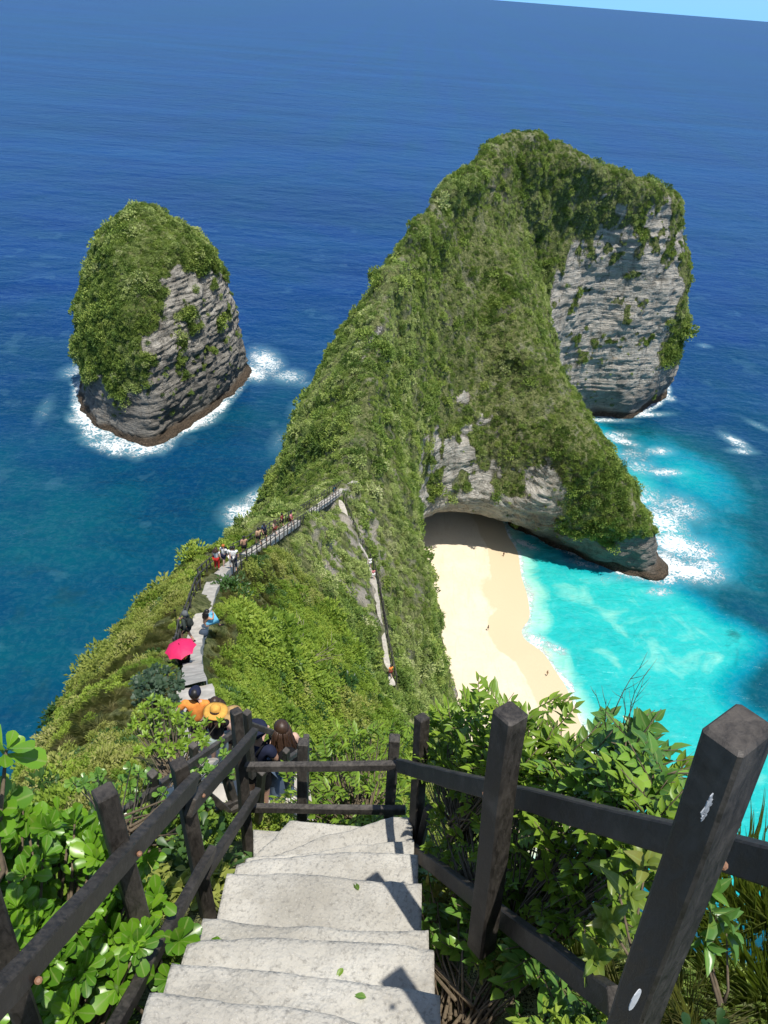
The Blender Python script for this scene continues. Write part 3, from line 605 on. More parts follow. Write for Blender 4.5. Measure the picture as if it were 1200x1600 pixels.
NOSE = [(-0.95, 138.55), (-0.45, 138.15)]
for py_, z_ in [(1660, 136.98), (1590, 136.74), (1524, 136.50), (1478, 136.27), (1437, 136.04), (1368, 135.62), (1338, 135.36)]:
    NOSE.append((float(atz(478, py_, z_)[1]), z_))
LAND_Z = 135.02
def build_steps():
    us = np.linspace(-1, 1, 61); rows = []
    y0 = NOSE[0][0] - 0.5
    def bow(k, u):
        r = np.random.default_rng(k + 50)
        return 0.05 * r.uniform(-1, 1) * u + 0.06 * r.uniform(-0.4, 1) * (1 - u ** 2) + 0.010 * vnoise(np.stack([u * 2.2 + k * 5, u * 0 + k, u * 0], 1)) + (0.10 * u if k >= 8 else 0)
    prev = np.full(us.shape, y0); 
    zz = [z for _, z in NOSE] + [LAND_Z]
    for k, (yn, z) in enumerate(NOSE):
        yk = yn + bow(k, us)
        zn = zz[k + 1]; r = 0.03
        for t in np.linspace(0, 1, 7)[:-1]: rows.append((prev + (yk - r - prev) * t, np.full(us.shape, z + 0.012 * (1 - t))))
        for a in (0.0, 0.5, 1.0):
            rows.append((yk - r + r * math.sin(a * math.pi / 2), np.full(us.shape, z - r + r * math.cos(a * math.pi / 2))))
        for t in (0.35, 0.7, 1.0): rows.append((yk + 0.012 * t, np.full(us.shape, z - r + (zn - z + r) * t)))
        prev = yk + 0.012
    for t in np.linspace(0, 1, 70)[1:]:
        rows.append((prev + (3.52 - prev) * t, np.full(us.shape, LAND_Z)))
    V = []
    for (y, z) in rows:
        wl = -0.755 - 0.10 * np.clip((y - 3.2) / 0.5, 0, 1); wr = 0.40 + 0.0 * y
        x = wl + (wr - wl) * (us + 1) / 2
        V.append(np.stack([x, y, z], 1))
    V = np.array(V)
    ld = V[:, :, 2] < LAND_Z + 0.005; an = np.degrees(np.arctan2(V[:, :, 1] - 2.93, V[:, :, 0] + 0.98)) + 2.5 * vnoise(V.reshape(-1, 3) * 3).reshape(V.shape[:2])
    V[:, :, 2] -= ld * (0.17 * sstep(13.0, 15.6, an) + 0.17 * sstep(27, 29.4, an) + 0.14 * sstep(52, 54.5, an))
    nrm = 0.014 * fbm(V.reshape(-1, 3) * 4.0, 3) + 0.006 * fbm(V.reshape(-1, 3) * 18.0, 2)
    V[:, :, 2] += nrm.reshape(V.shape[:2]); V[:, :, 1] += 0.006 * fbm(V.reshape(-1, 3) * 5.0 + 9, 2).reshape(V.shape[:2])
    # skirts down both sides and the end
    L = V[:, :1].copy(); L[:, :, 2] -= 0.7; R = V[:, -1:].copy(); R[:, :, 2] -= 0.7
    V = np.concatenate([L, V, R], 1)
    E_ = V[-1:].copy(); E_[:, :, 2] = LAND_Z - 0.7; V = np.concatenate([V, E_], 0)
    n, m = V.shape[:2]; i = np.arange(n * m).reshape(n, m)
    q = np.stack([i[:-1, :-1].ravel(), i[:-1, 1:].ravel(), i[1:, 1:].ravel(), i[1:, :-1].ravel()], 1)
    tag(link('concrete_steps', mesh_np('concrete_steps', V.reshape(-1, 3), q), M_CONC), kind='structure')
build_steps()
_sm = bpy.data.objects['concrete_steps'].data
BVH_ST = BVHTree.FromPolygons([v.co[:] for v in _sm.vertices], [p.vertices[:] for p in _sm.polygons])

def smooth_line(pts, n=6, it=0):
    P = np.array(pts, float)
    for _ in range(it):
        Q = P.copy(); Q[1:-1] = 0.25 * P[:-2] + 0.5 * P[1:-1] + 0.25 * P[2:]; P = Q
    out = []
    for i in range(len(P) - 1):
        p0, p1, p2, p3 = P[max(i - 1, 0)], P[i], P[i + 1], P[min(i + 2, len(P) - 1)]
        for j in range(n):
            t = j / n
            out.append(0.5 * ((2 * p1) + (p2 - p0) * t + (2 * p0 - 5 * p1 + 4 * p2 - p3) * t * t + (3 * p1 - p0 - 3 * p2 + p3) * t ** 3))
    out.append(P[-1]); return np.array(out)
RIDGE_PX = [(305, 1060), (297, 1036), (300, 1012), (308, 990), (318, 965), (322, 945), (328, 915), (345, 893), (365, 882), (385, 868), (410, 852), (440, 832), (470, 812), (500, 790), (526, 773), (548, 758), (555, 753)]
rp = []
for p in RIDGE_PX:
    h_ = hit(*p)
    if h_ is not None: rp.append((h_.x, h_.y, h_.z))
LOW = [(-0.7, 6.65, 130.45), (-1.5, 6.45, 130.43), (-2.3, 6.4, 130.4), (-2.85, 7.5, 129.3), (-3.1, 8.8, 128.15), (-3.25, 9.9, 127.15), (-3.7, 11.6, 125.9), (-4.5, 13.6, 124.8)]
PATH1 = smooth_line(LOW, 5); PATH2 = smooth_line(np.array([LOW[-1]] + rp), 5, 2)
STEEP_PX = [(531, 784), (545, 825), (562, 858), (580, 885), (588, 930), (594, 985), (607, 1052), (612, 1075)]
PATH3 = smooth_line(np.array([tuple(hit(*p)) for p in STEEP_PX]), 4, 1)
def ribbon(name, P, width, lift, thick, steps=False, wob=0.12):
    V = []; n = len(P)
    for i in range(n):
        d = P[min(i + 1, n - 1)] - P[max(i - 1, 0)]; d[2] = 0; d /= np.linalg.norm(d) + 1e-9; s = np.array([d[1], -d[0], 0])
        w2 = (width if not isinstance(width, tuple) else width[0] + (width[1] - width[0]) * i / n) / 2 * (1 + wob * vnoise(np.array([[i * 0.7, 3.0, 1.0]]))[0])
        c = P[i] + np.array([0, 0, lift])
        for u in (-1, -0.5, 0, 0.5, 1): V.append(c + s * w2 * u + np.array([0, 0, 0.03 * math.sin(i * 1.9 + u * 2)]))
    V = np.array(V).reshape(n, 5, 3)
    if steps:                                       # shallow treads
        k = 3; Z = V[:, :, 2].copy()
        for i in range(n): V[i, :, 2] = Z[(i // k) * k]
    L = V[:, :1].copy(); L[:, :, 2] -= thick; R = V[:, -1:].copy(); R[:, :, 2] -= thick
    V = np.concatenate([L, V, R], 1); m = V.shape[1]; i = np.arange(n * m).reshape(n, m)
    q = np.stack([i[:-1, :-1].ravel(), i[1:, :-1].ravel(), i[1:, 1:].ravel(), i[:-1, 1:].ravel()], 1)
    tag(link(name, mesh_np(name, V.reshape(-1, 3), q, False), M_PATH), kind='structure')
ribbon('path', PATH1, 0.85, 0.10, 0.9)
ribbon('path', PATH2, (0.66, 0.85), 0.22, 0.55)
ribbon('path', PATH3, 0.62, 0.30, 0.6, wob=0.6)
PATHS = np.concatenate([PATH1, PATH2, PATH3])[:, :2]
SEGS = [(PATH1, 0.75), (PATH2, 0.55), (PATH3, 0.7)]
def path_dist(P):
    d = np.full(len(P), 1e9)
    for L, wd in SEGS:
        for a, b in zip(L[:-1], L[1:]):
            e = b[:2] - a[:2]; t = np.clip(((P[:, :2] - a[:2]) @ e) / (e @ e + 1e-9), 0, 1)
            q = a[:2] + t[:, None] * e
            m = np.abs(P[:, 2] - a[2]) < 6
            d = np.where(m, np.minimum(d, np.linalg.norm(P[:, :2] - q, axis=1) / wd), d)
    st = np.maximum(np.abs(P[:, 0] + 0.2) - 0.66, np.maximum(P[:, 1] - 4.15, -P[:, 1] - 5)); d = np.where(st < 0, 0, d)
    return d

# ------------------------------------------------------------------ leaves
def mat_leaf(name, cols, transl=0.35, rough=0.45, spec=0.35, hue_noise=0.25, ridx=True, rib=False):
    """cols: list of colours picked per plant and per leaf"""
    t = NT(name); oi = t.n('ShaderNodeObjectInfo'); tint = t.attr('tint').outputs['Fac']
    pos = t.n('ShaderNodeNewGeometry').outputs['Position']
    n = t.noise(pos, 0.16, 3, 0.6)
    k = t.math('ADD', t.math('MULTIPLY', oi.outputs['Random'], 0.62 if ridx else 0.0), t.math('ADD', t.math('MULTIPLY', tint, 0.25 if ridx else 0.8), t.mapr(n, 0.3, 0.7, -0.05, hue_noise)))
    c = t.ramp(k, [(i / (len(cols) - 1), c) for i, c in enumerate(cols)])
    if rib:
        rb = t.attr('rib').outputs['Fac']; c = t.mix(t.math('MULTIPLY', t.mapr(rb, 0.16, 0.04), 0.6), c, (0.26, 0.34, 0.10))
        c = t.mix(t.math('MULTIPLY', t.mapr(t.noise(pos, 22, 3), 0.55, 0.75), 0.5), c, t.mix(0.5, c, (0.30, 0.30, 0.05)))
    b = t.n('ShaderNodeBsdfPrincipled', {'Base Color': c, 'Roughness': rough, 'Specular IOR Level': spec})
    tc = t.mix(0.55, c, (0.22, 0.34, 0.02), 'MIX')
    tr = t.n('ShaderNodeBsdfTranslucent', {'Color': tc})
    mx = t.n('ShaderNodeMixShader', {0: transl, 1: b.outputs[0], 2: tr.outputs[0]})
    t.t.links.new(mx.outputs[0], t.out.inputs[0]); return t.m
M_FAR_A = mat_leaf("scrub_leaf_dark", [(0.038, 0.070, 0.017), (0.107, 0.176, 0.036), (0.223, 0.310, 0.061), (0.357, 0.420, 0.105)], 0.22, 0.6, 0.2)
M_FAR_B = mat_leaf("scrub_leaf_olive", [(0.114, 0.161, 0.052), (0.261, 0.337, 0.103), (0.412, 0.489, 0.158), (0.500, 0.500, 0.280)], 0.22, 0.65, 0.15)
M_MID_A = mat_leaf("shrub_leaf_green", [(0.089, 0.160, 0.023), (0.168, 0.265, 0.033), (0.266, 0.372, 0.048), (0.372, 0.440, 0.073)], 0.33, 0.5, 0.25)
M_MID_B = mat_leaf("shrub_leaf_yellow", [(0.137, 0.185, 0.032), (0.232, 0.287, 0.055), (0.328, 0.357, 0.081), (0.382, 0.369, 0.146)], 0.33, 0.5, 0.25)
M_MID_D = mat_leaf("shrub_leaf_deep", [(0.016, 0.048, 0.013), (0.035, 0.088, 0.019), (0.067, 0.136, 0.032), (0.096, 0.176, 0.048)], 0.25, 0.4, 0.35)
M_GRASS = mat_leaf("dry_grass_blade", [(0.130, 0.176, 0.039), (0.221, 0.247, 0.072), (0.338, 0.325, 0.130), (0.468, 0.403, 0.208)], 0.35, 0.6, 0.2)
M_STEM = plain("stem_bark", (0.13, 0.10, 0.065), 0.85, 0.3, 30)
M_TWIG = plain("pale_dry_twig", (0.36, 0.30, 0.22), 0.85, 0.2, 30)

def leaf_tpl(kind):
    """verts (x across, y along, z up), quads of one leaf of length 1"""
    if kind == 'rhomb':
        return np.array([(0, 0, 0), (0.5, 0.45, 0.10), (0, 1, -0.05), (-0.5, 0.45, 0.10)], float), [(0, 1, 2, 3)]
    st = {'obovate': [(0, .05), (.25, .15), (.50, .34), (.74, .49), (.90, .43), (1, .12)],
          'ovate': [(0, .04), (.18, .34), (.40, .48), (.65, .36), (.86, .16), (1, .015)],
          'lance': [(0, .04), (.25, .38), (.5, .5), (.75, .36), (1, .02)],
          'blade': [(0, .5), (.35, .42), (.7, .25), (1, .03)]}[kind]
    V = []; Fq = []
    fold = {'obovate': 0.16, 'ovate': 0.30, 'lance': 0.35, 'blade': 0.3}[kind]; cur = {'obovate': 0.16, 'ovate': 0.26, 'lance': 0.2, 'blade': 0.45}[kind]
    for t, wd in st:
        z = -cur * t * t
        V += [(-wd, t, z + fold * wd), (0, t, z), (wd, t, z + fold * wd)]
    for i in range(len(st) - 1):
        for j in (0, 1): Fq.append((i * 3 + j, i * 3 + j + 1, i * 3 + j + 4, i * 3 + j + 3))
    return np.array(V, float), Fq
def leaves(B, D, UP, L, Wd, kind, tint=None, name='foliage'):
    """mesh of leaves at base points B along D with face normal near UP; L lengths, Wd width ratio"""
    B = np.array(B, float); D = np.array(D, float); UP = np.array(UP, float); L = np.broadcast_to(np.array(L, float), (len(B),)); Wd = np.broadcast_to(np.array(Wd, float), (len(B),))
    D = D / np.linalg.norm(D, axis=1, keepdims=True); X = np.cross(D, UP); X /= np.linalg.norm(X, axis=1, keepdims=True) + 1e-6; Zv = np.cross(X, D)
    T, Fq = leaf_tpl(kind)
    V = B[:, None] + L[:, None, None] * (T[None, :, 0:1] * Wd[:, None, None] * X[:, None] + T[None, :, 1:2] * D[:, None] + T[None, :, 2:3] * Zv[:, None])
    k = len(T); F = (np.array(Fq)[None] + (np.arange(len(B)) * k)[:, None, None]).reshape(-1, 4)
    me = mesh_np(name, V.reshape(-1, 3), F, kind != 'rhomb')
    if kind != 'rhomb': attr(me, 'rib', 'FLOAT', np.tile(np.array([1, 0, 1] * (k // 3), np.float32), len(B)))
    tn = RNG.random(len(B)) if tint is None else np.array(tint)
    attr(me, 'tint', 'FLOAT', np.repeat(tn, k).astype(np.float32)); return me

def clump(seed, n, L, Wd, kind, lobes=7, squash=0.8, fill=0.55, up=0.35):
    """a unit shrub: leaves gathered round several lobes"""
    r = np.random.default_rng(seed)
    c = r.normal(size=(lobes, 3)); c /= np.linalg.norm(c, axis=1, keepdims=True); c[:, 2] = np.abs(c[:, 2]) * 0.9; c *= r.uniform(0.35, 0.68, (lobes, 1)); c[:, 2] *= squash
    rad = r.uniform(0.28, 0.5, lobes); k = r.integers(0, lobes, n)
    d = r.normal(size=(n, 3)); d /= np.linalg.norm(d, axis=1, keepdims=True); flip = (d[:, 2] < -0.3); d[flip, 2] *= -1
    B = c[k] + d * (rad[k] * r.uniform(fill, 1, n))[:, None]; B[:, 2] = np.maximum(B[:, 2], -0.25)
    D = d + r.normal(size=(n, 3)) * 0.55 + np.array([0, 0, up]); UP = d + np.array([0, 0, 0.8]) + r.normal(size=(n, 3)) * 0.35
    return leaves(B, D, UP, L * r.uniform(0.7, 1.25, n), Wd, kind, r.random(n), 'shrub_tpl')
def tuft(seed, n, L, Wd, spread=0.5, br=1.0):
    r = np.random.default_rng(seed); a = r.uniform(0, 2 * math.pi, n); o = r.uniform(0, 0.35, n) * br
    B = np.stack([np.cos(a) * o, np.sin(a) * o, np.zeros(n) - 0.05], 1); t = r.uniform(0.1, spread, n)
    D = np.stack([np.cos(a) * t, np.sin(a) * t, np.ones(n)], 1) + r.normal(size=(n, 3)) * 0.12
    UP = np.stack([-np.cos(a), -np.sin(a), 0.6 * np.ones(n)], 1)
    return leaves(B, D, UP, L * r.uniform(0.6, 1.2, n), Wd, 'blade', r.random(n), 'tuft_tpl')

TPL = {}
def tpl(key, meshes, mat_list):
    c = bpy.data.collections.new('source_' + key)
    for i, me in enumerate(meshes):
        me.materials.append(mat_list[i % len(mat_list)])
        o = bpy.data.objects.new('%s_%02d' % (key, i), me); c.objects.link(o)
    TPL[key] = c; return c
tpl('far', [clump(100 + i, 260, 0.21, 0.6, 'rhomb', 10) for i in range(3)] + [clump(120 + i, 230, 0.22, 0.45, 'rhomb', 9, 0.9) for i in range(3)] + [tuft(140, 110, 0.6, 0.045, 1.3)], [M_FAR_A, M_FAR_A, M_FAR_A, M_FAR_B, M_FAR_B, M_FAR_B, M_FAR_B])
tpl('mid', [clump(200 + i, 520, 0.17, 0.5, 'rhomb', 9) for i in range(2)] + [clump(210 + i, 480, 0.16, 0.5, 'rhomb', 9) for i in range(2)] + [clump(220, 460, 0.16, 0.6, 'rhomb', 8)] + [tuft(230 + i, 210, 0.85, 0.014, 1.3) for i in range(2)], [M_MID_A, M_MID_A, M_MID_B, M_MID_B, M_MID_D, M_GRASS, M_GRASS])
tpl('near', [clump(300, 520, 0.17, 0.55, 'lance', 9), clump(301, 480, 0.20, 0.5, 'ovate', 8), clump(302, 420, 0.17, 0.62, 'obovate', 8), clump(303, 460, 0.16, 0.5, 'ovate', 9), tuft(310, 130, 1.0, 0.016, 0.8), tuft(311, 110, 0.9, 0.018, 1.0)], [M_MID_A, M_MID_B, M_MID_D, M_MID_A, M_GRASS, M_GRASS])

def gn_scatter(name, key, pts, rot, scl, idx, label=None):
    me = bpy.data.meshes.new(name); me.vertices.add(len(pts)); me.vertices.foreach_set('co', np.ascontiguousarray(pts, np.float32).ravel())
    attr(me, 'rot', 'FLOAT_VECTOR', rot.astype(np.float32)); attr(me, 'scl', 'FLOAT_VECTOR', scl.astype(np.float32)); attr(me, 'idx', 'INT', idx.astype(np.int32))
    o = bpy.data.objects.new(name, me); COL.objects.link(o)
    ng = bpy.data.node_groups.new(name, 'GeometryNodeTree')
    ng.interface.new_socket('Geometry', in_out='INPUT', socket_type='NodeSocketGeometry'); ng.interface.new_socket('Geometry', in_out='OUTPUT', socket_type='NodeSocketGeometry')
    N = ng.nodes; Lk = ng.links; gi = N.new('NodeGroupInput'); go = N.new('NodeGroupOutput')
    ci = N.new('GeometryNodeCollectionInfo'); ci.inputs['Collection'].default_value = TPL[key]; ci.inputs['Separate Children'].default_value = True; ci.inputs['Reset Children'].default_value = True
    ip = N.new('GeometryNodeInstanceOnPoints'); ip.inputs['Pick Instance'].default_value = True
    def na(nm, typ):
        a = N.new('GeometryNodeInputNamedAttribute'); a.data_type = typ; a.inputs['Name'].default_value = nm; return a.outputs['Attribute']
    Lk.new(gi.outputs[0], ip.inputs['Points']); Lk.new(ci.outputs[0], ip.inputs['Instance']); Lk.new(na('idx', 'INT'), ip.inputs['Instance Index'])
    e2r = N.new('FunctionNodeEulerToRotation'); Lk.new(na('rot', 'FLOAT_VECTOR'), e2r.inputs[0]); Lk.new(e2r.outputs[0], ip.inputs['Rotation'])
    Lk.new(na('scl', 'FLOAT_VECTOR'), ip.inputs['Scale']); Lk.new(ip.outputs[0], go.inputs[0])
    md = o.modifiers.new('scatter', 'NODES'); md.node_group = ng
    tag(o, kind='stuff'); return o
def euler_for(N_, tilt):
    """xyz eulers that take +Z towards a blend of the normal and the vertical, with a random spin"""
    D = N_ * tilt + np.array([0, 0, 1 - tilt]); D /= np.linalg.norm(D, axis=1, keepdims=True); out = np.empty_like(D)
    sp = RNG.uniform(0, 2 * math.pi, len(D))
    for i, d in enumerate(D):
        m = Vector(d).to_track_quat('Z', 'Y').to_matrix() @ Matrix.Rotation(sp[i], 3, 'Z'); out[i] = m.to_euler()
    return out
def sample_faces(V, Fq, N_, wfun, n):
    a, b, c, d = (V[Fq[:, k]] for k in range(4)); ar = np.linalg.norm(np.cross(c - a, d - b), axis=1) / 2; cen = (a + b + c + d) / 4; nn = N_[Fq[:, 0]]
    wt = ar * wfun(cen, nn); tot = wt.sum(); i = RNG.choice(len(Fq), n, p=wt / tot); u, v = RNG.random((n, 1)), RNG.random((n, 1))
    P = (a[i] * (1 - u) + b[i] * u) * (1 - v) + (d[i] * (1 - u) + c[i] * u) * v
    return P, nn[i], tot
def vis(P, N_):
    d = EYE - P; d /= np.linalg.norm(d, axis=1, keepdims=True); return ((N_ * d).sum(1) > -0.35)
HVEG = (1 - HR)
# far scrub over the headland
def far_scrub():
    fv = HVEG[HF].mean(1); fb = HB[HF].mean(1)
    def wf(c, n):
        dd = np.linalg.norm(c - EYE, axis=1)
        return np.where(vis(c, n), 1, 0) * (dd > 62) * (c[:, 2] > 4.5) * np.clip(fv * 1.5 - 0.35, 0.012, 1) * (1 - 0.7 * fb) * (0.45 + 0.55 * sstep(-0.35, 0.15, fbm(c / np.array([4.0, 4.0, 8.0]) + 51, 3))) * np.clip(62 / dd, 0.3, 1) ** 0.6
    n = 100000
    P, Nn, tot = sample_faces(HV, HF, HN, wf, n)
    print('far area', tot)
    dd = np.linalg.norm(P - EYE, axis=1); pd = path_dist(P)
    size = 0.46 * np.exp(RNG.normal(0, 0.42, n)); size *= 1 + 0.75 * sstep(0.1, 0.6, fbm(P / 11.0 + 3, 3))
    tree = sstep(44, 52, P[:, 0]) * sstep(44, 36, P[:, 2]) + sstep(-9, -14, P[:, 0]) * sstep(70, 60, P[:, 2]) * 0.8
    size *= 1 + 0.7 * tree * RNG.random(n); size *= np.clip(dd / 110, 0.62, 1.0)
    dark = fbm(P / 14.0 + 60, 3) + 0.9 * tree + RNG.normal(0, 0.45, n)
    big = (RNG.random(n) < 0.010) & (dd > 125); size = np.where(big, RNG.uniform(1.5, 2.6, n), size); dark = np.where(big, 1.0, dark); ok = pd > 0.95 + 0.6 * size
    idx = np.where(dark > 0.22, RNG.integers(0, 3, n), np.where(RNG.random(n) < 0.22, 6, RNG.integers(3, 6, n)))
    S = np.stack([size, size, size * RNG.uniform(0.8, 1.5, n)], 1)
    P = P - Nn * (0.12 * size)[:, None]
    gn_scatter('scrub', 'far', P[ok], euler_for(Nn[ok], 0.5), S[ok], idx[ok])
far_scrub()
def island_scrub():
    fv = (1 - SR)[SF].mean(1)
    wf = lambda c, n: np.where(vis(c, n), 1, 0) * (c[:, 2] > 6) * np.clip(fv * 1.6 - 0.45, 0.010, 1)
    n = 12000; P, Nn, tot = sample_faces(SV, SF, SN, wf, n); print('island area', tot)
    size = 0.80 * np.exp(RNG.normal(0, 0.45, n)); size *= 1 + 0.9 * sstep(0.0, 0.5, fbm(P / 9.0 + 3, 3))
    idx = np.where(RNG.random(n) + 0.5 * fbm(P / 10.0, 2) > 0.22, RNG.integers(0, 3, n), RNG.integers(3, 6, n))
    S = np.stack([size, size, size * RNG.uniform(0.8, 1.2, n)], 1)
    gn_scatter('scrub', 'far', P - Nn * (0.1 * size)[:, None], euler_for(Nn, 0.5), S, idx)
island_scrub()
def mid_scrub():
    fb = HB[HF].mean(1)
    def wf(c, n):
        dd = np.linalg.norm(c - EYE, axis=1); return np.where(vis(c, n), 1, 0) * ((dd <= 66) & (dd > 12)) * (c[:, 2] > 40) * (1 - 0.7 * fb) * (16 / dd) ** 0.45
    n = 25000; P, Nn, tot = sample_faces(HV, HF, HN, wf, n); print('mid area', tot)
    dd = np.linalg.norm(P - EYE, axis=1); pd = path_dist(P)
    left = sstep(-5.5, -8.5, P[:, 0] + 1.5 * fbm(P / 4.0, 2)); gr = left * sstep(-0.25, 0.15, fbm(P / 3.5 + 8, 3) + 0.1)
    size = 0.38 * np.exp(RNG.normal(0, 0.35, n)) * np.clip(dd / 30, 0.75, 1.5); size *= 1 + 0.6 * sstep(0.1, 0.5, fbm(P / 5.0 + 3, 2)) * (1 - gr)
    r = RNG.random(n); yel = sstep(-0.2, 0.4, fbm(P / 6.0 + 44, 2) + 0.6 * left - 0.2)
    idx = np.where(r < yel * 0.8, RNG.integers(2, 4, n), np.where(r > 0.90, 4, RNG.integers(0, 2, n)))
    idx = np.where(RNG.random(n) < gr * 0.85, RNG.integers(5, 7, n), idx)
    size = np.where(pd < 1.7, size * 0.7, size); ok = pd > 0.85 + 0.55 * size
    size = np.where(idx >= 5, np.minimum(size, 0.42) * 0.9, size)
    S = np.stack([size, size, size * RNG.uniform(0.8, 1.25, n)], 1)
    gn_scatter('shrubbery', 'mid', (P - Nn * (0.1 * size)[:, None])[ok], euler_for(Nn[ok], 0.4), S[ok], idx[ok])
mid_scrub()
def near_scrub():
    def wf(c, n):
        dd = np.linalg.norm(c - EYE, axis=1); return ((dd <= 13.5) & (c[:, 1] > 0.3)) * 1.0
    n = 1500; P, Nn, tot = sample_faces(HV, HF, HN, wf, n); print('near area', tot)
    pd = path_dist(P); size = 0.26 * np.exp(RNG.normal(0, 0.3, n)); r = RNG.random(n)
    gr = ((P[:, 0] > 1.15) & (P[:, 1] < 2.6)) | ((P[:, 0] < -3.5) & (RNG.random(n) < 0.6))
    idx = np.where(r < 0.40, 0, np.where(r < 0.65, 1, np.where(r < 0.8, 2, 3))); idx = np.where(gr & (RNG.random(n) < 0.8), RNG.integers(4, 6, n), idx)
    st = np.maximum(np.abs(P[:, 0] + 0.2) - 0.95, P[:, 1] - 4.5)
    ok = (pd > 1.0 + 0.5 * size) & (st > 0)
    S = np.stack([size, size, size * RNG.uniform(0.8, 1.2, n)], 1)
    gn_scatter('undergrowth', 'near', P[ok], euler_for(Nn[ok], 0.3), S[ok], idx[ok])
near_scrub()

# ------------------------------------------------------------------ wooden railings
def mat_wood(name, dark, light, warm=0.0):
    t = NT(name); o = t.obj(); g = t.n('ShaderNodeNewGeometry').outputs['Position']
    n = t.noise(g, 5.0, 5, 0.65, 0.4); n2 = t.noise(t.scale(g, (40, 40, 14)), 1.0, 4, 0.7, 0.8); n3 = t.noise(g, 90, 3, 0.7); n4 = t.noise(g, 2.0, 3)
    c = t.mix(t.mapr(n2, 0.38, 0.66), dark, light)
    c = t.mix(t.math('MULTIPLY', t.mapr(n, 0.52, 0.72), 0.55), c, tuple(min(1, x * 2.1) for x in light))
    c = t.mix(t.math('MULTIPLY', t.mapr(n4, 0.5, 0.7), 0.4), c, tuple(x * 0.55 for x in dark))
    return t.pbr(c, t.mapr(n2, 0.3, 0.7, 0.48, 0.72), t.bump(t.math('ADD', n2, t.math('MULTIPLY', n3, 0.5)), 0.6, 0.004), 0.4)
M_WOOD = mat_wood("weathered_dark_timber", (0.020, 0.017, 0.014), (0.058, 0.050, 0.042))
M_WOODG = mat_wood("greyed_timber", (0.032, 0.028, 0.024), (0.085, 0.075, 0.064))
M_BOLT = plain("rusty_bolt", (0.22, 0.11, 0.06), 0.6, 0.2, 80, 0.5)
M_STICK = plain("worn_white_sticker", (0.62, 0.62, 0.62), 0.6, 0.15, 60)
M_SCUFF = plain("scuffed_pale_mark", (0.30, 0.31, 0.32), 0.8, 0.4, 90)

def post(parent, top, bot, w=0.10, up=(0.2, 1, 0), mat=None, label=None, d=None):
    b = MB(); t = Vector(top); q = Vector(bot); b.bar(q + (q - t).normalized() * 0.35, t, w, d or w, up, 0.09, 0.0025)
    o = b.build('post', mat or M_WOOD, parent)
    if label: o['label'] = label
    return o
def rail(parent, pts, w, h, up=(0, 0, 1), mat=None, name='rail'):
    b = MB(); b.bar(pts[0], pts[1], w, h, up, 0.12, 0.003); return b.build(name, mat or M_WOOD, parent)
def bolt(parent, p, n=(0, -1, 0), r=0.011):
    b = MB(); p = Vector(p); n = Vector(n).normalized()
    b.tube([p - n * 0.01, p + n * 0.006, p + n * 0.009], [r, r, r * 0.55], 8); b.build('bolt', M_BOLT, parent)

# left railing of the steps
FL = empty('wooden_railing', at(240, 1500, 3.7)); tag(FL, 'dark timber railing along the left side of the concrete steps, beside the big leaved bush', 'railing', 'dark timber railings round the steps')
bpy.context.view_layer.update()
def inv(o): return o.matrix_world.inverted()
def child(parent, o):
    o.parent = parent; o.matrix_parent_inverse = parent.matrix_world.inverted(); return o
class Par:                                       # builds in world coordinates, then parents
    pass
def keep(parent, o):
    o.matrix_parent_inverse = parent.matrix_world.inverted(); return o
def P(px, py, d): return Vector(at(px, py, d))
UPL = (0.75, 0.65, 0)
for (a, b) in (((-32, 1380, 2.25), (52, 1625, 2.85)), ((163, 1236, 3.12), (247, 1540, 3.80)), ((279, 1192, 4.28), (325, 1428, 4.98)), ((369, 1110, 5.85), (388, 1325, 6.48))):
    keep(FL, post(FL, P(*a), P(*b), 0.086 if a[0] < 300 else 0.078, UPL))
pieces = [(((-40, 1600, 2.02), (303, 1222, 4.38)), 0.05, 0.115), (((296, 1262, 4.36), (397, 1148, 5.75)), 0.05, 0.115), (((160, 1640, 2.95), (330, 1332, 4.62)), 0.05, 0.10), (((322, 1362, 4.60), (401, 1240, 6.10)), 0.05, 0.10)]
for (a, b), w_, h_ in pieces:
    r_ = keep(FL, rail(FL, (P(*a), P(*b)), w_, h_, (0.1, 0, 1)))
for p in ((218, 1334, 3.3), (60, 1532, 2.32), (318, 1243, 4.5), (262, 1456, 3.9)): 
    b_ = MB(); q = P(*p); n_ = (Vector(EYE) - q).normalized(); b_.tube([q - n_ * 0.03, q + n_ * 0.012, q + n_ * 0.016], [0.012, 0.012, 0.006], 8); keep(FL, b_.build('bolt', M_BOLT, FL))

# cross railing closing the landing
FC = empty('wooden_railing', at(515, 1270, 6.3)); tag(FC, 'dark timber railing across the far end of the landing, in front of green bushes', 'railing', 'dark timber railings round the steps')
bpy.context.view_layer.update()
for (a, b, w_) in (((474, 1158, 6.1), (472, 1286, 6.6), 0.085), ((617, 1152, 5.95), (607, 1286, 6.5), 0.085), ((479, 1150, 6.35), (478, 1230, 6.7), 0.05)):
    keep(FC, post(FC, P(*a), P(*b), w_, (0, 1, 0), M_WOODG))
for (a, b), w_, h_ in ((((384, 1198, 6.02), (634, 1196, 5.86)), 0.05, 0.075), (((384, 1262, 6.38), (634, 1266, 6.24)), 0.05, 0.075)):
    keep(FC, rail(FC, (P(*a), P(*b)), w_, h_, (0, 0, 1), M_WOODG))

